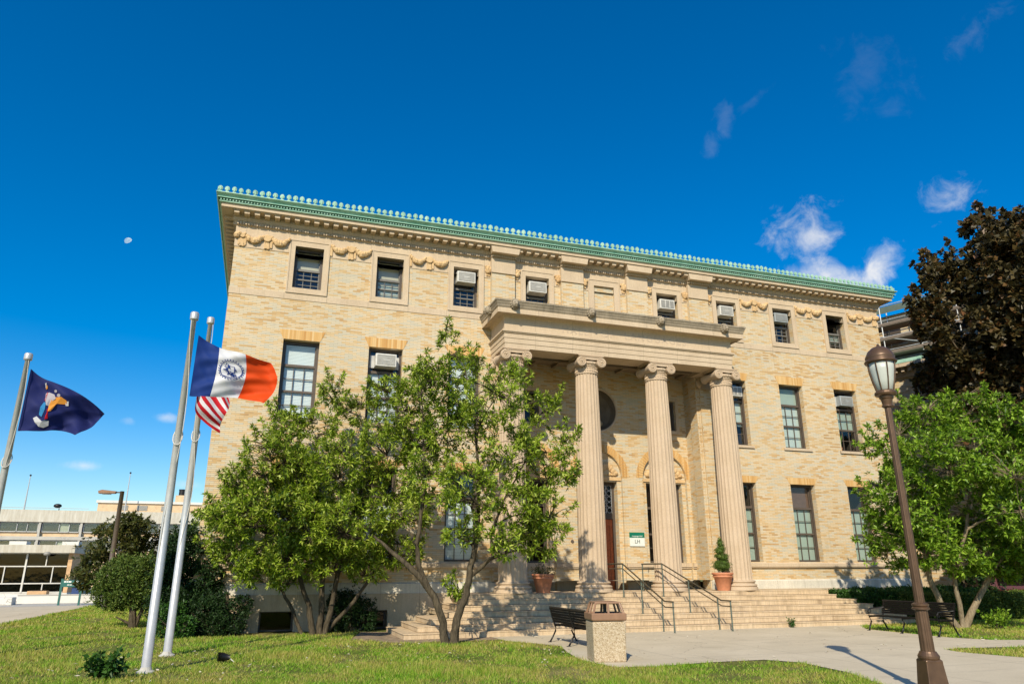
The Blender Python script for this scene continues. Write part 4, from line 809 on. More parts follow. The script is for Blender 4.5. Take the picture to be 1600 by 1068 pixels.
tree('ornamental_tree', 'wide multi-stemmed leafy tree against the wall at the left part of the building', (1.75, -1.4, 0),
     [([(1.75, -1.4, -.05), (1.6, -1.45, .8), (1.2, -1.5, 1.7), (.5, -1.6, 2.6), (-.3, -1.8, 3.3)], [.10, .08, .06, .045, .03]),
      ([(1.95, -1.35, -.05), (1.95, -1.4, 1.0), (1.9, -1.5, 2.2), (1.6, -1.6, 3.8), (1.4, -1.7, 5.6)], [.11, .085, .07, .05, .02]),
      ([(2.1, -1.45, -.05), (2.3, -1.5, 1.2), (2.5, -1.7, 2.6), (2.9, -1.9, 4.4), (3.0, -1.8, 6.2)], [.09, .075, .06, .045, .02]),
      ([(1.5, -1.3, -.05), (1.0, -1.35, .9), (.6, -1.4, 1.5), (.1, -1.5, 2.2)], [.06, .05, .035, .025]),
      ([(2.05, -1.3, -.05), (2.9, -1.5, .9), (3.6, -1.7, 2.0), (4.0, -1.9, 3.2)], [.07, .055, .04, .025])],
     B1, 370, 8, .155, .042, 'leaf_bright', 'bark', 11, clip=lambda p: p[:, 1] < -.12, thr=.0, nf=1.9, sh=(11, .25, .65))
tree('ornamental_tree', 'leafy tree with two curved trunks in front of the left end of the steps', (4.86, -5.5, 0),
     [([(4.78, -5.5, -.05), (4.72, -5.5, .5), (4.5, -5.45, 1.15), (3.98, -5.35, 1.75), (3.3, -5.0, 2.35), (2.9, -4.8, 2.7)], [.12, .10, .09, .08, .05, .03]),
      ([(4.35, -5.4, 1.3), (4.05, -5.35, 1.9), (4.0, -5.3, 2.5), (4.2, -5.2, 4.0), (4.1, -5, 6)], [.08, .07, .06, .045, .02]),
      ([(5.0, -5.55, -.05), (5.08, -5.55, .6), (5.3, -5.6, 1.2), (5.42, -5.6, 1.9), (5.6, -5.6, 2.8), (5.6, -5.7, 4.2), (5.5, -5.4, 6.2), (5.3, -5, 7.6)], [.13, .105, .095, .085, .065, .045, .03, .012]),
      ([(5.36, -5.6, 1.6), (5.75, -5.7, 1.95), (5.95, -5.8, 2.15), (5.9, -5.8, 2.7), (6.2, -6.0, 3.6), (6.9, -6.0, 4.8)], [.06, .055, .05, .04, .03, .015])],
     B2, 360, 8, .155, .042, 'leaf_bright', 'bark', 12, thr=.02, nf=1.9, sh=(11, .25, .65))
tree('ornamental_tree', 'bright green broad-leaved tree with forked pale trunks behind the right bench', (21.7, -6.15, 0),
     [([(21.75, -6.15, -.05), (22.1, -6.3, .6), (22.7, -6.5, 1.4), (23.3, -6.7, 2.4), (23.7, -7, 4)], [.13, .10, .08, .06, .04]),
      ([(21.55, -6.1, -.05), (21.1, -6.1, .5), (20.7, -6.1, 1.5), (20.5, -6.3, 2.8), (20.7, -6.8, 5)], [.12, .10, .085, .07, .03]),
      ([(21.65, -6.2, -.05), (21.3, -6.5, 1.5), (21.6, -7, 3), (22.2, -7.3, 5.4)], [.08, .07, .06, .03])],
     B3, 350, 8, .17, .062, 'leaf_green', 'bark_pale', 13, thr=-.02, nf=1.6, sh=(8, .3, .8))
tree('copper_maple', 'tall dark copper-leaved maple rising beyond the right end of the brick building', (31.6, -2.4, 0),
     [([(31.6, -2.4, -.1), (31.5, -2.4, 3), (31.3, -2.6, 6), (31, -2.8, 10), (30.8, -3, 14)], [.32, .28, .24, .16, .05]),
      ([(31.4, -2.5, 5), (30.2, -2.4, 8), (29, -2.2, 11)], [.16, .12, .05]), ([(31.3, -2.6, 6), (32.5, -4, 9), (33, -5, 13)], [.16, .12, .05])],
     B4, 260, 6, .26, .21, 'leaf_copper', 'bark', 14, thr=-.08, nf=.8, tw=.4, limb_r=.03, sh=(6, .4, .9, .2))
# small wispy sapling near the right corner
tree('sapling', 'thin dark sapling with sparse leaves beside the far right corner of the building', (28.2, -.9, 0), [([(28.2, -.9, 0), (28.1, -.9, 4), (28.0, -.95, 8.6)], [.06, .05, .02])],
     [(28.0, -.95, 8.4, .7, .9), (28.1, -.9, 7.2, .8, .7)], 60, 5, .15, .06, 'leaf_copper', 'bark', 15, thr=-.3)
def conifer(name, label, base, blobs, dens, leafm, seed, group=None, ll=.09, lw=.03, per=7, stems=None, cat='shrub', core=True, squash=1):
    rng = np.random.default_rng(seed); t = thing(name, label, cat, base, 0, group); q = MB()
    for pts, rad in (stems or [([(base[0], base[1], -.02), (base[0]+.05, base[1], .5), (base[0], base[1], 1.2)], [.09, .07, .04])]): q.tube(pts, rad, 8)
    for (x, y, z, rh, rz) in blobs:
        for k_ in range(7):
            p = rng.normal(size=3); p /= np.linalg.norm(p); q.tube([(x, y, z-rz*.4), (x+p[0]*rh*.85, y+p[1]*rh*.85, z+p[2]*rz*.85)], [.02, .005], 4, False)
    q.build('trunk', 'bark', t)
    pts, ax = blob_points(blobs, dens, rng, -.35, 2.2, .5)
    v, f = leaves_np(pts, ax, per, ll, lw, rng, .7, .0); mesh_np('crown', v, f, leafm, t); return t
conifer('yew', 'large dark rounded yew at the left corner of the brick building', (-2.0, .6, 0), [(-2.0, .4, 1.5, .95, 1.2), (-2.1, .3, 2.3, .7, .85), (-1.6, .1, .8, .9, .8), (-2.3, .3, .9, .65, .8), (-1.4, .0, 1.6, .5, .7)], 1900, 'needle_dark', 21, ll=.10, lw=.04)
conifer('yew', 'low dark yew hedge clump beside the left basement window', (-.75, -.75, 0), [(-.65, -.75, .45, .55, .55), (-.3, -.7, .85, .3, .25), (-1.2, -.7, .5, .6, .6)], 2400, 'needle_dark', 22, ll=.08, lw=.03)
conifer('yew', 'dark upright yew clump between the two leafy trees against the wall', (2.9, -.6, 0), [(2.85, -.65, .55, .45, .65), (3.35, -.7, .45, .4, .5), (2.5, -.6, .6, .35, .6)], 2600, 'needle_dark', 23, ll=.08, lw=.03)
conifer('round_shrub', 'rounded evergreen shrub on a short trunk at the left side of the lawn', (-3.75, 3.6, 0), [(-4.2, 4.2, 1.5, 1.0, .8), (-4.55, 4.4, 1.05, .7, .5), (-3.5, 3.9, 1.2, .75, .7), (-4.0, 3.8, .95, .6, .4), (-3.4, 3.6, 1.9, .5, .45)], 1500, 'needle_mid', 24, ll=.12, lw=.035, stems=[([(-3.75, 3.6, -.02), (-3.8, 3.6, .4), (-3.9, 3.8, 1.0)], [.14, .12, .07]), ([(-3.7, 3.6, .0), (-3.5, 3.7, .7), (-3.5, 3.8, 1.2)], [.08, .06, .04]), ([(-3.8, 3.6, .1), (-4.3, 3.6, .35)], [.05, .02])])
conifer('evergreen_shrub', 'loose broadleaf evergreen bush at the foot of the large yew', (-2.2, -1.2, 0), [(-2.2, -1.0, .45, .5, .45), (-1.8, -1.4, .3, .35, .3)], 1400, 'hedge_leaf', 25, ll=.10, lw=.045)
tree('garden_tree', 'reddish-green bushy tree behind the round shrub on the left', (-7.0, 19.7, 0), [([(-7.0, 19.7, 0), (-7.0, 19.7, 1.5), (-6.8, 19.8, 3.4)], [.16, .12, .04])],
     [(-7.13, 19.68, 3.17, 1.54, 1.3), (-7.9, 19.82, 2.0, 1.25, 0.95), (-6.34, 20.15, 3.7, 1.23, 1.05), (-8.2, 20.18, 1.5, 0.9, 0.7), (-6.72, 19.98, 4.3, 0.77, 0.6), (-5.4, 20.48, 2.8, 1.3, 1.2), (-6.5, 20, 1.6, 1.4, 1.0), (-4.6, 20.4, 2.2, 1.2, 1.2)], 200, 7, .20, .10, 'leaf_olive', 'bark', 26, thr=-.1, nf=1.0, tw=.5)
tree('garden_tree', 'thin light green tree just visible behind the left corner of the building', (-2.9, 20.5, 0), [([(-2.9, 20.5, 0), (-2.9, 20.5, 3.6)], [.1, .03])],
     [(-2.9, 20.5, 4.0, 1.0, .9), (-3.3, 20.4, 2.8, 1.1, .9)], 120, 6, .18, .07, 'leaf_bright', 'bark', 27, thr=-.1)
# clipped hedges to the right of the steps
def hedge(x0, x1, y0, y1, h, label, seed, leafm='hedge_leaf'):
    rng = np.random.default_rng(seed); t = thing('hedge', label, 'hedge', ((x0+x1)/2, (y0+y1)/2, 0)); q = MB().box(x0+.1, x1-.1, y0+.1, y1-.1, .05, h-.1); q.build('dark_core', 'soil', t)  # solid dark box added inside the leaves to block light
    A = (x1-x0)*(y1-y0)+(x1-x0)*h*2+(y1-y0)*h*2; n = int(A*330); u = rng.random((n, 3)); pts = np.array([x0, y0, .05])+u*np.array([x1-x0, y1-y0, h]); k_ = rng.integers(0, 5, n)
    pts[k_ <= 1, 1] = y0; pts[k_ == 2, 0] = x0; pts[k_ >= 3, 2] = h; pts += rng.normal(size=pts.shape)*.05
    pts[:, 2] += .06*np.sin(pts[:, 0]*3.1)+.04*np.sin(pts[:, 0]*7+1)
    ax = np.zeros_like(pts); ax[:] = (0, -.3, .8); v, f = leaves_np(pts, ax, 6, .085, .04, rng, .9, 0); mesh_np('foliage', v, f, leafm, t)
hedge(21.3, 28.5, -1.7, -.5, .95, 'low clipped green hedge along the wall right of the steps', 31)
hedge(23.2, 30.0, -3.6, -2.4, .8, 'dark clipped hedge behind the right bench', 32, 'needle_mid')
conifer('evergreen_shrub', 'dark shrub mass under the right trees beyond the hedge', (30, -1.2, 0), [(28.6, -1.1, .9, .8, .8), (32.8, .8, 3.2, 1.5, .9), (34.6, -2.6, 3.4, 1.6, 1.2)], 300, 'needle_dark', 33, ll=.2, lw=.08)
# small leafy plants
def plant(name, label, x, y, h, r, n, ll, lw, seed, leafm='hedge_leaf', cat='plant'):
    rng = np.random.default_rng(seed); t = thing(name, label, cat, (x, y, 0)); q = MB(); P = []; A = []
    for i in range(n):
        a = rng.uniform(0, 6.28); d = rng.uniform(.2, 1)*r; hh = h*rng.uniform(.5, 1); tip = Vector((x+d*math.cos(a), y+d*math.sin(a), hh)); b0 = Vector((x+.15*d*math.cos(a), y+.15*d*math.sin(a), 0))
        q.tube([b0, b0.lerp(tip, .5)+Vector((0, 0, .05)), tip], [.008, .006, .003], 4, False)
        for s in range(5): f = .35+.65*s/4; P.append(list(b0.lerp(tip, f))); A.append([math.cos(a)*.3, math.sin(a)*.3, .8])
    q.build('stems', 'bark', t); v, f = leaves_np(np.array(P), np.array(A), 4, ll, lw, rng, .9, .05); mesh_np('foliage', v, f, leafm, t)
plant('bush', 'small leafy bush growing around the foot of the nearest flagpole', -2.35, -9.7, .42, .38, 34, .11, .065, 41)
plant('weed', 'tuft of weed growing against the lowest step', 16.6, -4.25, .28, .12, 9, .07, .03, 42)
plant('weed', 'leafy weed sprouts beside the forked trunks right of the bench', 22.3, -6.9, .55, .5, 22, .13, .05, 43, 'leaf_green')

# ------------------------------------------------------------------ potted plants
def pot(x, y, z, r, h, label, name, cat):
    t = thing(name, label, cat, (x, y, z)); q = MB(); q.lathe([(r*.62, 0), (r*.88, h*.72), (r*.98, h*.74), (r*1.02, h*.80), (r*.93, h*.82), (r*.96, h*.86), (r*1.06, h*.9), (r*1.06, h), (r*.92, h), (r*.9, h*.88)], (x, y, z), 36, cap=False)
    q.lathe([(r*.62, 0.002), (0.001, .002)], (x, y, z), 36, cap=False); q.build('pot', 'terracotta', t, True); MB().lathe([(.001, 0), (r*.9, 0)], (x, y, z+h*.9), 24, cap=False).build('soil', 'soil', t); return t
t = pot(16.02, -1.50, 1.082, .36, .62, 'spiral clipped topiary in a terracotta pot beside the right column', 'potted_topiary', 'potted plant'); rng = np.random.default_rng(5)
x, y, z = 16.02, -1.50, 1.70
bl = [(x, y, z+.22, .29, .17), (x+.02, y, z+.30, .26, .15), (x+.06, y, z+.52, .22, .12), (x-.03, y, z+.56, .20, .10), (x-.06, y, z+.74, .17, .11), (x+.03, y, z+.84, .15, .09), (x, y, z+1.0, .11, .14), (x, y, z+1.13, .05, .08)]
MB().tube([(x, y, z-.1), (x, y, z+1.1)], [.025, .012], 7).build('stem', 'bark', t)
q = MB()
for b in bl: q.blob(b[:3], (b[3]*.86, b[3]*.86, b[4]*.86), 8)
q.build('foliage_core', 'needle_mid', t); P, A = blob_points(bl, 9000, rng, -2, 2, .8); v, f = leaves_np(P, A, 5, .045, .018, rng, .7, 0); mesh_np('foliage', v, f, 'needle_mid', t)
t = pot(9.05, -1.5, 1.082, .36, .60, 'terracotta pot with loose weeds spilling over, beside the left columns', 'potted_plant', 'potted plant')
P, A = blob_points([(9.05, -1.5, 1.78, .36, .20), (9.1, -1.55, 1.66, .40, .12)], 1500, rng, -1, 2, .2); v, f = leaves_np(P, A, 5, .08, .02, rng, .8, .1); mesh_np('foliage', v, f, 'leaf_olive', t)
q = MB()
for i in range(14): a = rnd.uniform(0, 6.28); q.tube([(9.05, -1.5, 1.62), (9.05+.3*math.cos(a), -1.5+.3*math.sin(a), 1.62+rnd.uniform(.15, .45))], [.006, .003], 4)
q.build('stems', 'bark', t)

# ------------------------------------------------------------------ litter bin
t = thing('litter_bin', 'square pebble-concrete litter bin with brown hood standing on the plaza edge', 'litter bin', (7.07, -10.25, 0)); c = (7.07, -10.25, 0); a0 = R_(25)
a0 = R_(213)
MB().lathe([(.465, .0), (.48, .03), (.495, .75), (.49, .79)], c, 4, a0).build('body', 'pebble_aggregate', t, bevel=.03)
MB().lathe([(.50, .80), (.525, .81), (.525, .93), (.515, .95), (.42, .95), (.40, .91)], c, 4, a0).build('rim', 'bin_brown', t, bevel=.02)
for i in range(8):
    a = a0+math.pi/4*i; r1, r2_ = (.45, .36) if i % 2 == 0 else (.325, .262)
    MB().tube([(c[0]+r1*math.cos(a), c[1]+r1*math.sin(a), .94), (c[0]+r2_*math.cos(a), c[1]+r2_*math.sin(a), 1.14)], .026, 6).build('hood_post', 'bin_brown', t)
MB().lathe([(.38, 1.125), (.39, 1.14), (.38, 1.165), (.14, 1.18)], c, 4, a0).build('hood', 'bin_brown', t, bevel=.012)
MB().lathe([(.40, .915), (.05, .91)], c, 4, a0, cap=False).build('liner', 'dark_metal', t); MB().lathe([(.04, .9), (.04, 1.12)], c, 8).build('ashtray', 'dark_metal', t)

# ------------------------------------------------------------------ benches
def bench(x, y, rz, label):      # local: sits facing -y, length along x
    t = thing('park_bench', label, 'bench', (x, y, 0), rz, 'dark slatted benches beside the plaza'); Lb = 2.6
    for i in range(5): MB().box(-Lb/2, Lb/2, -.28+.105*i, -.28+.105*i+.085, .425, .45).build('seat_slat', 'bench_wood_shaded', t, world=False)
    for i in range(6):
        z = .50+.062*i; yy = .27+.035*i*.55; MB().box(-Lb/2, Lb/2, yy, yy+.022, z, z+.052).build('back_slat', 'bench_wood_shaded', t, world=False)
    MB().tube([(-Lb/2, .375, .87), (Lb/2, .375, .87)], .02, 8).build('top_rail', 'dark_metal', t, world=False)
    for k_, xx in enumerate((-Lb/2+.05, 0, Lb/2-.05)):
        q = MB(); q.tube([(xx, .40, .01), (xx, .33, .12), (xx, .24, .28), (xx, .25, .42), (xx, .33, .62), (xx, .385, .87)], [.026, .022, .022, .024, .02, .018], 8)
        q.tube([(xx, -.36, .01), (xx, -.30, .12), (xx, -.22, .28), (xx, -.28, .41)], [.026, .022, .022, .022], 8); q.tube([(xx, -.28, .415), (xx, .25, .415)], .02, 8)
        q.box(xx-.03, xx+.03, -.42, -.33, .0, .025); q.box(xx-.03, xx+.03, .36, .45, 0, .025)
        if k_ != 1:
            q.tube([(xx, -.27, .42), (xx, -.31, .55), (xx, -.25, .64), (xx, -.05, .66), (xx, .33, .67)], [.018]*5, 8)
            q.tube([(xx, -.31, .57)]+[(xx, -.25+.06*math.cos(2.6+t_*.8), .58+.06*math.sin(2.6+t_*.8)) for t_ in range(7)], .012, 6)
        q.build('leg', 'dark_metal', t, True, world=False)
bench(7.85, -7.35, R_(90), 'dark slatted bench turned away, half hidden behind the pebble-concrete litter bin')
bench(18.35, -7.3, R_(-90), 'dark slatted bench in the shade in front of the forked pale trunks')

# ------------------------------------------------------------------ street lamp
t = thing('street_lamp', 'bronze post-top street lamp with acorn lantern on the right of the plaza', 'street lamp', (9.72, -15.87, 0)); c = (9.72, -15.87, 0); LS = .9
MB().lathe([(.27, 0), (.27, .04), (.23, .06), (.185, .46), (.185, .50), (.155, .52)], c, 4, R_(30)).build('base', 'bronze', t, bevel=.012)
q = MB(); q.lathe([(.135, .50), (.15, .53), (.15, .56), (.125, .60), (.115, .62)], c, 24); n = 48; vs = []; fs = []
prof = [(.10, .62), (.088, 1.2), (.082, 1.22)]; prof2 = [(.072, 1.3), (.063, 2.5), (.054, 4.38)]
for P_ in (prof, prof2):
    vs = []; fs = []
    for r, z in P_:
        for i in range(n): a = 2*math.pi*i/n; rr = r*(1-.05*(i % 4 in (1, 2))); vs.append((c[0]+rr*math.cos(a), c[1]+rr*math.sin(a), z))
    for j in range(len(P_)-1):
        for i in range(n): fs.append((j*n+i, j*n+(i+1) % n, (j+1)*n+(i+1) % n, (j+1)*n+i))
    q.add(vs, fs)
q.lathe([(.092, 1.20), (.125, 1.215), (.125, 1.235), (.105, 1.25), (.12, 1.27), (.12, 1.29), (.085, 1.31)], c, 24); q.lathe([(.064, 4.36), (.09, 4.38), (.09, 4.40), (.075, 4.42), (.09, 4.50), (.11, 4.52), (.115, 4.56)], c, 24); q.build('post', 'bronze', t)
q = MB(); q.lathe([(.10, 4.55), (.165, 4.57), (.175, 4.60), (.165, 4.63), (.14, 4.65)], c, 28)
for i in range(8):
    a = 2*math.pi*(i+.5)/8; q.tube([(c[0]+r*math.cos(a), c[1]+r*math.sin(a), z) for r, z in ((.135, 4.64), (.18, 4.82), (.212, 5.0), (.222, 5.14))], .011, 6)
LT = q.build('lantern_frame', 'bronze', t); MB().lathe([(.10, 4.64), (.13, 4.66), (.17, 4.82), (.20, 5.0), (.208, 5.13), (.1, 5.14)], c, 28).build('globe', 'frosted', t, True)
MB().lathe([(.20, 5.12), (.248, 5.13), (.257, 5.155), (.235, 5.18), (.222, 5.20), (.235, 5.22), (.222, 5.26), (.18, 5.34), (.11, 5.40), (.03, 5.43), (.015, 5.47), (.001, 5.48)], c, 32).build('cap', 'bronze', t, True)

# ------------------------------------------------------------------ flagpoles and flags
def flagpole(x, y, h, r, label, tt):
    t = thing('flagpole', label, 'flagpole', (x, y, 0), 0, 'silver flagpoles on the lawn'); MB().tube([(x, y, 0), (x, y, h*.4), (x, y, h-.15)], [r, r*.9, r*.55], 20).build('pole', 'pole_metal', t, True)
    MB().lathe([(.5*r, h-.18), (.95*r, h-.17), (.98*r, h-.15), (.98*r, h-.03), (.8*r, h)], (x, y, 0), 20).build('cap', 'pole_metal', t, True); MB().lathe([(r*1.9, 0), (r*1.9, .02), (r*1.3, .05), (r*1.02, .10)], (x, y, 0), 20).build('base_collar', 'concrete', t)
    q = MB(); z = h-.2; pts = []
    while z > 1.2: pts.append((x+r*.75*math.cos(z*tt)+.02, y-r*.75-.02*math.sin(z*3), z)); z -= .14
    q.tube(pts, .008, 5); q.tube([(x+r*1.0*math.cos(a_), y+r*1.1*math.sin(a_), h*.62+.18*math.sin(a_)) for a_ in [i*.5 for i in range(14)]], .012, 5); q.build('rope', 'rope', t)
flagpole(-1.78, -8.93, 7.13, .088, 'nearest silver flagpole, flying the blue, white and orange flag', 1.3)
flagpole(-1.71, -6.02, 8.0, .090, 'silver flagpole flying the striped red and white flag', 1.7)
flagpole(-5.84, -4.98, 6.95, .095, 'leftmost silver flagpole, flying the dark blue flag', 1.1)
def cloth(name, colfn):
    m = bpy.data.materials.new(name); return m
def solid(name, c):
    k = NM(name); w = k.N('ShaderNodeTexWave'); w.inputs['Scale'].default_value = 60; k.fin(c, .7, 0, .2); tr = k.N('ShaderNodeBsdfTranslucent'); tr.inputs[0].default_value = (*c, 1); ms = k.N('ShaderNodeMixShader'); ms.inputs[0].default_value = .25
    k.l.new(k.b.outputs[0], ms.inputs[1]); k.l.new(tr.outputs[0], ms.inputs[2]); k.l.new(ms.outputs[0], k.out.inputs[0]); MAT[name] = k.m; return k.m
solid('flag_navy', (.018, .025, .12)); solid('flag_blue', (.012, .04, .20)); solid('flag_white', (.70, .70, .72)); solid('flag_orange', (.72, .07, .008)); solid('flag_red', (.50, .012, .02)); solid('flag_gold', (.80, .33, .05)); solid('flag_sky', (.05, .30, .60)); solid('flag_grey', (.45, .42, .45))
def interp(ctrl, u):   # ctrl list of (u, s, z)
    for i in range(len(ctrl)-1):
        a, b = ctrl[i], ctrl[i+1]
        if u <= b[0]+1e-9:
            f = (u-a[0])/(b[0]-a[0]); 
            p0 = ctrl[max(i-1, 0)]; p3 = ctrl[min(i+2, len(ctrl)-1)]
            def cr(k_):
                return .5*((2*a[k_])+(-p0[k_]+b[k_])*f+(2*p0[k_]-5*a[k_]+4*b[k_]-p3[k_])*f*f+(-p0[k_]+3*a[k_]-3*b[k_]+p3[k_])*f**3)
            return cr(1), cr(2)
    return ctrl[-1][1:]
def flag(name, label, base, az, top, bot, wave, colour, deco, mid=None, nu=60, nv=40):
    t = thing(name, label, 'flag', (base[0], base[1], 5.5)); ux, uy = math.cos(R_(az)), math.sin(R_(az))
    def P(u, v, off=0):
        s1, z1 = interp(top, u); s2, z2 = interp(bot, u); s = s1*(1-v)+s2*v; z = z1*(1-v)+z2*v
        if mid: ms_, mz = mid(u, v); s += ms_; z += mz
        w = wave(u, v)+off; return (base[0]+ux*s-uy*w*-1*-1, base[1]+uy*s+ux*w, z)
    me = bpy.data.meshes.new(name); vs = [P(i/nu, j/nv) for j in range(nv+1) for i in range(nu+1)]; fs = []; mi = []; mats = []
    for j in range(nv):
        for i in range(nu):
            fs.append((j*(nu+1)+i, j*(nu+1)+i+1, (j+1)*(nu+1)+i+1, (j+1)*(nu+1)+i)); c = colour((i+.5)/nu, (j+.5)/nv)
            if c not in mats: mats.append(c)
            mi.append(mats.index(c))
    me.from_pydata([(v[0]-base[0], v[1]-base[1], v[2]-5.5) for v in vs], [], fs)
    for c in mats: me.materials.append(MAT[c])
    me.polygons.foreach_set('material_index', mi); me.shade_smooth(); o = bpy.data.objects.new('cloth', me); COL.objects.link(o); o.parent = t
    for nm, cm, polys in deco:
        for sgn in (-1, 1):
            q = MB()
            for pl in polys:
                c = (sum(p[0] for p in pl)/len(pl), sum(p[1] for p in pl)/len(pl)); n = len(pl); cc = P(*c, sgn*.018)
                vsl = [cc]+[P(*p, sgn*.018) for p in pl]; q.add(vsl, [(0, i+1, (i+1) % n+1) for i in range(n)])
            d = q.build(nm, cm, t)
    return t
def ell(cx, cy, rx, ry, n=14, a0=0): return [(cx+rx*math.cos(a0+2*math.pi*i/n), cy+ry*math.sin(a0+2*math.pi*i/n)) for i in range(n)]
def strip(pts, w):
    out = []
    for i in range(len(pts)-1):
        (x0, y0), (x1, y1) = pts[i], pts[i+1]; d = math.hypot(x1-x0, y1-y0)+1e-9; nx, ny = -(y1-y0)/d*w, (x1-x0)/d*w; out.append([(x0+nx, y0+ny), (x1+nx, y1+ny), (x1-nx, y1-ny), (x0-nx, y0-ny)])
    return out
# blue / white / orange tricolour with a ring seal
sc, sv = (.50, .42), 1
ring = sum([strip([(sc[0]+rx*math.cos(a), sc[1]+ry*math.sin(a)) for a in [2*math.pi*i/36 for i in range(37)]], w_) for rx, ry, w_ in ((.105, .155, .004), )], [])
beads = [ell(sc[0]+.118*math.cos(2*math.pi*i/26), sc[1]+.175*math.sin(2*math.pi*i/26), .007, .011, 6) for i in range(26)]
r2 = random.Random(3); scr = []
for i in range(13):
    x, y = sc[0]-.07+r2.random()*.12, sc[1]-.10+r2.random()*.17; scr += strip([(x, y), (x+r2.uniform(-.03, .03), y+r2.uniform(.02, .06)), (x+r2.uniform(-.035, .035), y+r2.uniform(-.02, .06)), (x+r2.uniform(-.03, .03), y+r2.uniform(-.03, .03))], .0035)
scr += strip([(sc[0]-.03, sc[1]-.07), (sc[0]+.03, sc[1]-.07), (sc[0]+.035, sc[1]+.03), (sc[0], sc[1]+.08), (sc[0]-.035, sc[1]+.03), (sc[0]-.03, sc[1]-.07)], .004)+strip([(sc[0]-.08, sc[1]+.11), (sc[0], sc[1]+.135), (sc[0]+.08, sc[1]+.11)], .004)
SQ = lambda pls: [[(sc[0]+(p[0]-sc[0])*1.22, sc[1]+(p[1]-sc[1])*1.22) for p in pl] for pl in pls]
flag('tricolour_flag', 'waving flag of blue, white and orange bands with a round blue seal', (-1.75, -8.93), 5,
     [(0, .10, 6.63), (.33, .54, 6.42), (.66, 1.07, 6.29), (1, 1.65, 6.21)], [(0, .08, 5.29), (.33, .47, 5.34), (.66, 1.02, 5.33), (1, 1.55, 5.23)],
     lambda u, v: u*(.13*math.sin(8*u+2.5*v)+.05*math.sin(17*u-6*v+1))+(.035*math.sin(11*v+7*u)+.022*abs(math.sin(9*v-13*u))+.016*math.sin(26*v+14*u))*min(1, u*5), lambda u, v: 'flag_blue' if u < .335 else ('flag_white' if u < .665 else 'flag_orange'),
     [('seal', 'flag_blue', SQ(ring+beads+scr))], mid=lambda u, v: (.16*max(0, u-.6)*4*v*(1-v)*1.6+.1*u*math.sin(3.1*v), -.03*math.sin(6*u)*v))
# dark blue flag with a coat of arms
arms = [('emblem_sun', 'flag_gold', [[(.46, .30), (.56, .26), (.64, .30), (.66, .38), (.60, .40), (.54, .38), (.50, .46), (.46, .60), (.42, .62), (.41, .50), (.43, .38)], ell(.33, .14, .018, .04, 8)]),
        ('emblem_shield', 'flag_sky', [[(.29, .56), (.33, .44), (.36, .46), (.365, .60), (.34, .74), (.29, .70)]]), ('emblem_figure', 'flag_grey', [[(.33, .26), (.38, .22), (.46, .24), (.49, .32), (.45, .38), (.42, .50), (.37, .50), (.34, .40)], ell(.52, .24, .025, .035, 8), ell(.47, .17, .02, .03, 8)]),
        ('emblem_banner', 'flag_white', [[(.21, .77), (.26, .73), (.36, .82), (.40, .80), (.48, .80), (.50, .90), (.42, .94), (.33, .92), (.25, .84)]]), ('emblem_scroll', 'flag_white', [[(.63, .33), (.67, .30), (.69, .40), (.65, .42)]]), ('emblem_tip', 'flag_white', [[(.30, .08), (.32, .06), (.33, .14), (.315, .16)]]),
        ('emblem_robe', 'flag_red', [[(.40, .56), (.44, .54), (.45, .76), (.40, .78)], [(.345, .24), (.36, .22), (.345, .42), (.33, .40)]])]
arms = [(nm, cm, [[(p[0]*.80+.03, p[1]) for p in pl] for pl in pls]) for nm, cm, pls in arms]
flag('blue_flag', 'dark blue flag with an orange and white coat of arms', (-5.84, -4.98), 10, [(0, .10, 6.57), (.25, .42, 6.36), (.6, 1.12, 6.10), (1, 1.84, 5.66)], [(0, .09, 5.02), (.35, .57, 5.09), (.7, .99, 5.12), (1, 1.30, 4.96)],
     lambda u, v: u*(.20*math.sin(7*u+3.4*v+.5)+.10*math.sin(13*u-8*v))+(.03*math.sin(10*v-4*u)+.03*abs(math.sin(8*v+9*u))+.012*math.sin(24*v-11*u))*min(1, u*5), lambda u, v: 'flag_navy', arms, mid=lambda u, v: (.08*math.sin(3.14*v)*u, -.02*math.sin(5*u)*v))
def uscol(u, v):
    if u < .38 and v < 7/13: return 'flag_blue'
    return 'flag_red' if int(v*13) % 2 == 0 else 'flag_white'
stars = [ell(.03+.32*(i+.5)/7, .03+.48*(j+.5)/6, .010, .018, 5, -1.57) for i in range(7) for j in range(6)]
flag('striped_flag', 'red and white striped flag hanging limp behind the tricolour flag', (-1.71, -6.1), 5, [(0, .12, 7.20), (.5, .45, 6.55), (1, .66, 5.98)], [(0, -.05, 5.95), (.3, -.06, 5.50), (.6, .20, 5.22), (1, .56, 4.98)],
     lambda u, v: -.20-.09*math.sin(8*v+4*u)-.05*math.sin(15*v-5*u)-.02*math.sin(29*v+6*u), uscol, [('stars', 'flag_white', stars)], mid=lambda u, v: (.05*math.sin(6*v), .03*math.sin(5*v+3*u)))
# ground floodlight
t = thing('ground_floodlight', 'small black floodlight lying in the grass right of the flagpoles', 'floodlight', (-.45, -7.96, 0)); q = MB(); q.tube([(-.57, -8.0, .14), (-.48, -7.98, .13), (-.36, -7.94, .11)], [.09, .085, .05], 14); q.build('housing', 'dark_metal', t, True)
MB().tube([(-.47, -7.97, .10), (-.45, -7.97, -.02)], .02, 8).build('stake', 'dark_metal', t); MB().tube([(-.36, -7.94, .11), (-.25, -7.98, .02)], .01, 6).build('cable', 'rope', t)
MB().tube([(-.575, -8.002, .141), (-.58, -8.003, .1412)], .075, 14).build('lens', 'glass_dark', t)

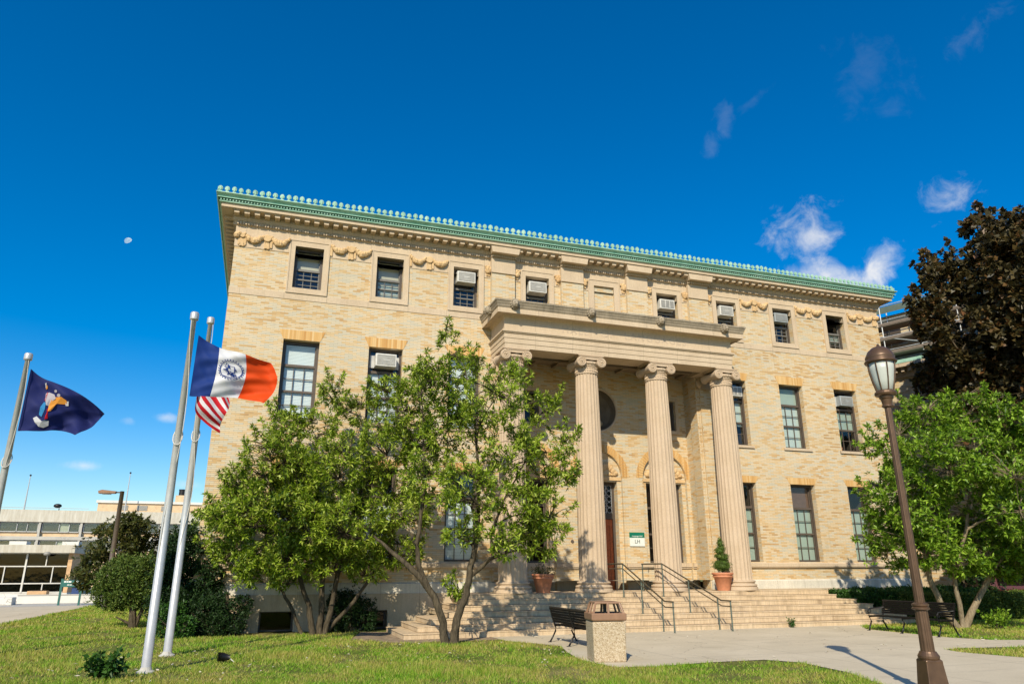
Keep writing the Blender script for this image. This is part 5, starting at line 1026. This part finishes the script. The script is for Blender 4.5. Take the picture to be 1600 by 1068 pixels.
# ------------------------------------------------------------------ left background
V = thing('glass_pavilion', 'low pavilion with white-framed glazing and flat concrete roof at the left edge', 'building', (-16, 32, 0)); yv = 32
MB().box(-40, -11.7, yv+.02, yv+9, 0, .48).build('base_wall', 'white_concrete', V); MB().box(-40, -11.55, yv-.5, yv+9.5, 2.98, 3.48).build('roof_slab', 'stained_fascia', V)
MB().box(-11.95, -11.7, yv, yv+3.2, .48, 2.98).build('end_wall', 'orange_wall', V); MB().box(-11.96, -11.68, yv+3.2, yv+6.5, .0, 2.98).build('end_wall', 'far_brick', V)
MB().box(-40, -11.97, yv+1.2, yv+1.3, .48, 2.98).build('inner_wall', 'unlit_room', V); MB().box(-40, -11.97, yv+.12, yv+1.2, .48, .5).build('inner_floor', 'unlit_room', V)  # inner wall and floor coloured near-black to read as an unlit room
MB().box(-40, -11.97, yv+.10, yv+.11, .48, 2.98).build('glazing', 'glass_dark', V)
fr = MB()
for z in (.48, 1.03, 2.10, 2.92): fr.box(-40, -11.97, yv+.0, yv+.08, z, z+.07)
for i, x in enumerate([-14.35-2.75*j for j in range(9)]): fr.box(x-.05, x+.05, yv-.03, yv+.07, .5, 2.98)
for i, x in enumerate([-13.2-2.75*j for j in range(9)]): fr.box(x-.03, x+.03, yv-.01, yv+.07, 2.17, 2.92); fr.box(x+.45-.03, x+.45+.03, yv-.01, yv+.07, 1.10, 2.10); fr.box(x-.03, x+.03, yv-.01, yv+.07, .5, 1.03)
fr.build('window_frame', 'white_enamel', V)
for x in (-15.3, -12.2): MB().box(x-.5, x+.5, yv+1, yv+2, 3.48, 3.75).build('roof_vent', 'white_concrete', V)
MB().blob((-13.1, yv-.62, 2.92), (.22, .16, .14), 6).build('wall_light', 'grille_grey', V, True)
FB = thing('campus_building', 'long low concrete and brick building with ribbon windows in the left distance', 'building', (-25, 75, 0)); yb = 75
MB().box(-75, -4, yb+.3, yb+14, 0, 8.7).build('wall', 'far_brick', FB); MB().box(-74.9, -4.1, yb+.285, yb+.295, 6.22, 7.3).build('dark_backing', 'unlit_room', FB); MB().box(-74.9, -4.1, yb+.285, yb+.295, 4.2, 5.3).build('dark_backing', 'unlit_room', FB); MB().box(-76, -3.5, yb-.2, yb+14.2, 7.34, 8.72).build('fascia', 'stained_fascia', FB); MB().box(-75, -4, yb-.1, yb+.3, 5.32, 5.72).build('fascia_band', 'concrete', FB)  # near-black sheets over the brick pass for unlit rooms behind the panes
n_w = 0
for row, (z0, z1) in enumerate(((6.2, 7.3), (4.2, 5.3))):
    x = -45.8
    while x < -5:
        w = MB(); w.box(x, x+3.9, yb+.1, yb+.28, z0, z0+.09); w.box(x, x+3.9, yb+.1, yb+.28, z1-.08, z1)
        for f in (0, .45, .72, 1): w.box(x+3.86*f-.0, x+3.86*f+.06, yb+.1, yb+.28, z0, z1)
        ww = w.build('window', 'sash_white', FB); MB().box(x+.05, x+3.85, yb+.22, yb+.26, z0+.05, z1-.05).build('pane', 'glass', ww)
        if (n_w*7) % 5 < 2: MB().box(x+1.8, x+2.8, yb+.27, yb+.275, z0+.1, z1-.1).build('blind', 'shade_cream', ww)
        MB().box(x+3.98, x+4.22, yb-.12, yb+.28, z0-.5, z1).build('pier', 'concrete', FB); x += 4.3; n_w += 1
PH = MB().box(-19.4, -4.2, yb+3, yb+12, 8.7, 9.95); ph = PH.build('penthouse', 'far_brick', FB); MB().box(-19.6, -4, yb+2.8, yb+12.2, 9.95, 10.25).build('penthouse_roof', 'white_concrete', ph)
for x in (-17.2, -15, -12.2): MB().box(x, x+1.2, yb+2.95, yb+2.99, 9.1, 9.7).build('penthouse_window', 'grille_grey', ph)
ch = MB().box(-10.8, -9.4, yb+4, yb+5.4, 10.25, 11.2).build('chimney', 'far_brick', FB); MB().lathe([(.45, 0), (.45, .7), (.5, .72), (.5, .8)], (-10.1, yb+4.7, 11.2), 12).build('vent_cap', 'dark_metal', ch)
for x, h, l in ((-26.7, 12.7, 'thin white mast on the far roof at the left'), (-16.0, 13.4, 'thin white mast on the far roof behind the tall parking-lot lamp')):
    t = thing('roof_mast', l, 'mast', (x, yb+1, 8.7)); MB().tube([(x, yb+1, 8.72), (x, yb+1, h)], [.09, .04], 8).build('pole', 'pole_metal', t); MB().blob((x, yb+1, h+.1), .12, 5).build('finial', 'dark_metal', t)
t = thing('roof_floodlight', 'dark floodlight standing on the far concrete roof edge', 'floodlight', (-23.1, yb-.4, 8.7)); MB().tube([(-22.9, yb+.2, 8.70), (-22.9, yb+.2, 9.1)], .05, 6).build('bracket', 'dark_metal', t); MB().blob((-23.1, yb+.2, 9.25), (.45, .3, .25), 6).build('head', 'dark_metal', t, True)
MB().tube([(-60, yb-.15, 8.95), (-19.7, yb-.15, 8.95)], .025, 5).build('roof_rail', 'sash_white', FB)
# tall road lamp
t = thing('road_lamp', 'tall brown road lamp with a flat box head behind the left shrubs', 'street lamp', (-6.9, 17, 0)); q = MB(); q.tube([(-6.9, 17, 0), (-6.9, 17, 5.72)], [.13, .10], 10); q.build('pole', 'frame_brown', t, True)
MB().tube([(-6.95, 17, 5.66), (-7.35, 17, 5.66)], .035, 8).build('arm', 'frame_brown', t); MB().prism([(-7.95, 5.58), (-7.2, 5.60), (-7.15, 5.70), (-7.8, 5.76), (-7.97, 5.70)], 16.8, 17.2).build('head', 'bin_brown', t); MB().box(-7.8, -7.4, 16.86, 17.14, 5.55, 5.58).build('lens', 'frosted', t)
# green sign on two posts
t = thing('sign_board', 'green two-post signboard with white lettering at the lawn edge on the left', 'sign', (-9.7, 23.3, 0))
for x, y in ((-10.3, 23.6), (-9.2, 23.1)): MB().box(x-.05, x+.05, y-.05, y+.05, 0, 1.42).build('post', 'green_post', t)
q = MB(); a, b = Vector((-10.25, 23.52, 0)), Vector((-9.25, 23.02, 0)); d = (b-a); nrm = Vector((-d.y, d.x, 0)).normalized()*.03
def slab(q, a, b, z0, z1, nrm): q.add([a-nrm+Vector((0, 0, z0)), b-nrm+Vector((0, 0, z0)), b+nrm+Vector((0, 0, z0)), a+nrm+Vector((0, 0, z0)), a-nrm+Vector((0, 0, z1)), b-nrm+Vector((0, 0, z1)), b+nrm+Vector((0, 0, z1)), a+nrm+Vector((0, 0, z1))], [(0, 3, 2, 1), (4, 5, 6, 7), (0, 1, 5, 4), (1, 2, 6, 5), (2, 3, 7, 6), (3, 0, 4, 7)])
slab(q, a, b, .98, 1.34, nrm); pn = q.build('panel', 'green_post', t)
q = MB(); of = Vector((nrm.x, nrm.y, 0))*-1.25
for f0, f1, z0, z1 in ((.1, .22, 1.22, 1.29), (.24, .33, 1.22, 1.29), (.35, .5, 1.22, 1.29), (.72, .8, 1.2, 1.3), (.82, .88, 1.2, 1.3), (.3, .42, 1.07, 1.11), (.44, .56, 1.07, 1.11), (.58, .72, 1.07, 1.11), (.78, .82, 1.07, 1.11)): slab(q, a.lerp(b, f0)+of, a.lerp(b, f1)+of, z0, z1, nrm*.08)
q.build('lettering', 'lettering', pn)
# planter, block, low white wall, blue bin
t = thing('planter_box', 'small pinkish-brown concrete planter box in front of the pavilion glazing', 'planter', (-13.1, 31, 0)); MB().box(-13.7, -12.6, 30.8, 31.5, .12, .62).build('tub', 'orange_wall', t, bevel=.03); MB().box(-13.6, -12.7, 30.9, 31.4, .6, .66).build('soil', 'soil', t)
t = thing('concrete_block', 'white concrete block at the far left edge of the path', 'block', (-13.6, 25.2, 0)); MB().box(-14.6, -12.9, 24.9, 25.7, .0, .42).build('block', 'white_concrete', t, bevel=.03)
t = thing('low_wall', 'low white wall behind the green signboard', 'wall', (-9, 27, 0)); MB().box(-13.2, -4.6, 27.0, 27.3, 0, .45).build('wall', 'white_concrete', t); MB().box(-13.2, -4.6, 26.97, 27.33, .45, .50).build('coping', 'concrete', t)
t = thing('blue_bin', 'dark blue bin at the pavilion corner behind the signboard', 'bin', (-10.9, 31, 0)); MB().box(-11.2, -10.6, 30.8, 31.4, 0, .8).build('tub', 'blue_bin', t, bevel=.03); MB().box(-11.23, -10.57, 30.77, 31.43, .8, .88).build('lid', 'dark_metal', t)

# ------------------------------------------------------------------ right background building
RB = thing('brick_hall', 'tan brick hall with green copper roof and scaffolding behind the right trees', 'building', (32.16, 6.47, 0), R_(-67.4))
def rb(q, name, mat, par=RB, **k): return q.build(name, mat, par, world=False, **k)
q = MB(); rh = [(x-.6, x+.6, z0, z1, .3) for x in (-2.6, 6.2, 9.2, 12.2) for z0, z1 in ((3.2, 5.6), (6.4, 8.6))]; wall_plate(q, -9, 18, 0, 11.9, 0, rh, .3); q.box(-9, 18, .4, 14, 0, 11.8); rb(q, 'wall', 'brick')
for h in rh: w_ = rb(MB().box(h[0], h[1], .26, .30, h[2], h[3]), 'window', 'frame_dark'); rb(MB().box(h[0]+.08, h[1]-.08, .24, .25, h[2]+.08, h[3]-.08), 'pane', 'glass', w_)
q = MB(); q.box(-9.05, 18.05, -.08, 0, 9.36, 9.6); q.box(-9.05, 18.05, -.05, 0, 2.3, 2.55); q.box(-9.05, 18.05, -.1, 0, 0, 1.2); rb(q, 'string_course', 'limestone')
q = MB(); q.box(-9.3, 18.3, -.7, .2, 12.35, 12.56); q.box(-9.1, 18.1, -.15, .1, 11.9, 12.35)
x = -9
while x < 18: q.box(x, x+.16, -.5, -.15, 12.12, 12.35); x += .36
cn = rb(q, 'cornice', 'limestone')
q = MB(); q.add([(-9.3, -.72, 12.56), (18.3, -.72, 12.56), (18.3, 2.2, 13.5), (-9.3, 2.2, 13.5), (-9.3, -.72, 12.75), (18.3, -.72, 12.75)], [(0, 1, 5, 4), (4, 5, 2, 3)])
x = -9
while x < 18: q.add([(x, -.72, 12.74), (x+.05, -.72, 12.74), (x+.05, 2.2, 13.54), (x, 2.2, 13.54)], [(0, 1, 2, 3)]); x += .45
rb(q, 'roof', 'copper_patina')
q = MB(); q.box(-9, 16, 2.4, 12, 13.4, 16.2); up = rb(q, 'attic', 'brick'); q = MB(); q.box(-9.1, 16.1, 2.2, 12.1, 15.7, 16.25); q.box(-9.05, 16.05, 2.3, 2.4, 14.2, 14.4); rb(q, 'attic_cornice', 'limestone')
for x_ in range(-8, 15, 3): rb(MB().box(x_-.5, x_+.5, 2.36, 2.399, 14.55, 15.5), 'attic_window', 'frame_dark')
q = MB(); q.add([(-9.3, 2.0, 16.25), (16.3, 2.0, 16.25), (16.3, 5, 17.0), (-9.3, 5, 17.0)], [(0, 1, 2, 3)]); rb(q, 'attic_roof', 'copper_patina')
SC = thing('scaffold', 'metal scaffolding with plank decks on the roof of the brick hall at right', 'scaffolding', (32.16, 6.47, 13.4), R_(-67.4))
q = MB()
for x in range(-9, 17, 2):
    for y in (1.0, 2.0): q.tube([(x, y, 0.1), (x, y, 3.3)], .03, 6)
for z in (.5, 1.3, 2.3, 3.2):
    for y in (1.0, 2.0): q.tube([(-9, y, z), (16, y, z)], .025, 6)
for x in range(-9, 15, 4): q.tube([(x, .98, 2.0), (x+4, .98, .6)], .025, 6)
q.build('frame', 'scaffold_pipe', SC, world=False)
for z in (.25, 1.1, 1.95): MB().box(-9, 16, .95, 2.1, z, z+.06).build('plank_deck', 'plank', SC, world=False); MB().box(-9, 16, .93, .95, z+.06, z+.17).build('toe_board', 'plank', SC, world=False)
MB().box(-9, 10, 1.5, 1.52, 2.9, 3.3).build('netting', 'netting', SC, world=False)
# parked vehicle in the shade
t = thing('parked_van', 'dark red van parked in deep shade under the trees at the right edge', 'van', (30.9, .2, 0), R_(62))
q = MB(); q.prism([(-2.3, .35), (2.3, .35), (2.35, .9), (1.6, 1.05), (1.1, 1.75), (-2.2, 1.8), (-2.35, 1.0)], -.9, .9); q.build('body', 'shaded_red', t, world=False, bevel=.06)  # body red darkened in its colour to carry the deep shade
for x in (-1.4, 1.45):
    for y in (-.92, .72): w_ = MB().tube([(x, y, .34), (x, y+.2, .34)], .33, 18).build('wheel', 'tyre', t, world=False)
MB().box(-2.0, .9, -.915, -.905, 1.15, 1.65).build('side_window', 'glass_dark', t, world=False); MB().box(-2.38, -2.345, -.85, -.6, .85, 1.2).build('tail_lamp', 'flag_red', t, world=False); MB().box(-2.36, -2.3, -.5, .6, 1.15, 1.6).build('rear_window', 'glass_dark', t, world=False)
# moon: only its lit gibbous part is shaped, glowing evenly, far away
d = sky_dir(200.5, 376.5); mc = Vector((0, -25, 1.8))+d*3000; q = MB(); q.blob((0, 0, 0), (13, 13, 13), 16)
ax = (cx_*.55-cy_*.85).normalized(); vv = []
for v in q.v:
    p = Vector(v); s_ = p.dot(ax); p -= ax*(s_*.7 if s_ > 0 else s_*.05)
    vv.append(tuple(p+mc))
q.v = vv; mo = q.build('moon', 'moon_glow', None, True); mo['kind'] = 'structure'

# ------------------------------------------------------------------ grass
def inside(poly, x, y):
    c = np.zeros(len(x), bool); n = len(poly)
    for i in range(n):
        x1, y1 = poly[i]; x2, y2 = poly[(i+1) % n]
        if y1 == y2: continue
        k_ = ((y1 > y) != (y2 > y)) & (x < (x2-x1)*(y-y1)/(y2-y1)+x1); c ^= k_
    return c
rng = np.random.default_rng(77); N = 2400000
x = rng.uniform(-9, 27, N); y = rng.uniform(-16.5, 24, N); dx, dy = x, y+25; dist = np.hypot(dx, dy); az = np.degrees(np.arctan2(dy, dx))
keep = (np.abs(az-71.2) < 40) & (dist > 8) & (rng.random(N) < np.clip((11.5/dist)**1.7, 0, 1))
jx, jy = x+rng.normal(size=N)*.04, y+rng.normal(size=N)*.04
keep &= ~inside(PLAZA, jx, jy) & ~inside([(-13, -40), (-8.9, -40), (-8.5, 7), (-8.4, 22.6), (-16, 10)], jx, jy) & ~((x > 3.8) & (x < 22.3) & (y > -4.15)) & ~((x > -1.9) & (y > -.12)) & ~((y > 22.6) & (x < -7)) & ~((x < -8.5) & (y > 7)) & ~inside([(2.6, -3.6), (3.6, -5.0), (6.6, -5.0), (6.6, -2.0), (3.2, -1.0)], jx, jy)
keep &= ~((x > -1.7) & (x < 4) & (y > -1.3))
def vnoise(x, y, f, sd):
    r = np.random.default_rng(sd).random((256, 256)); u, w = x*f+50, y*f+50; i, j = np.floor(u).astype(int), np.floor(w).astype(int); a, b = u-i, w-j; a = a*a*(3-2*a); b = b*b*(3-2*b); i %= 255; j %= 255
    return (r[i, j]*(1-a)+r[i+1, j]*a)*(1-b)+(r[i, j+1]*(1-a)+r[i+1, j+1]*a)*b
vn = .5*vnoise(x, y, .9, 1)+.3*vnoise(x, y, 2.3, 2)+.2*vnoise(x, y, 6, 3)
keep &= rng.random(N) < np.clip((vn-.28)*5, .22, 1)
x, y, dist, vn = x[keep], y[keep], dist[keep], vn[keep]; n = len(x); print('blades', n)
hn = np.array([noise.noise(Vector((a*.9, b*.9, 0))) for a, b in zip(x[:1], y[:1])])
hh = rng.uniform(.03, .075, n)*(.45+1.15*vn)*(1+.5*np.sin(x*1.3+np.sin(y*1.7))*np.cos(y*.9)*.6)*(dist/13)**.15; ww = .0045*(dist/12)**1.1*rng.uniform(.8, 1.6, n); an = rng.uniform(0, 6.28, n); ln = rng.normal(size=(n, 2))*.035
v = np.zeros((n, 3, 3)); v[:, 0] = np.c_[x-np.cos(an)*ww, y-np.sin(an)*ww, np.zeros(n)]; v[:, 1] = np.c_[x+np.cos(an)*ww, y+np.sin(an)*ww, np.zeros(n)]; v[:, 2] = np.c_[x+ln[:, 0], y+ln[:, 1], hh]
o = mesh_np('grass', v.reshape(-1, 3), np.arange(n*3).reshape(-1, 3), 'grass_blade'); tag(o, 'short patchy green and straw-yellow lawn grass', 'grass', kind='stuff')
# fallen leaves
n = 260; x = rng.uniform(-4, 19, n); y = rng.uniform(-11, -4.4, n); v = np.zeros((n, 4, 3)); a = rng.uniform(0, 6.28, n); s = rng.uniform(.025, .05, n)
for k_, (p, l) in enumerate(((0, 1), (1.57, .5), (3.14, 1), (4.71, .5))): v[:, k_] = np.c_[x+np.cos(a+p)*s*l, y+np.sin(a+p)*s*l, .03+rng.uniform(0, .03, n)]
o = mesh_np('fallen_leaves', v.reshape(-1, 3), np.arange(n*4).reshape(-1, 4), 'shade_cream'); tag(o, 'scattered pale fallen leaves on the lawn and plaza', 'leaves', kind='stuff')
S.cycles.max_bounces = 6; S.cycles.transparent_max_bounces = 12; S.cycles.diffuse_bounces = 2
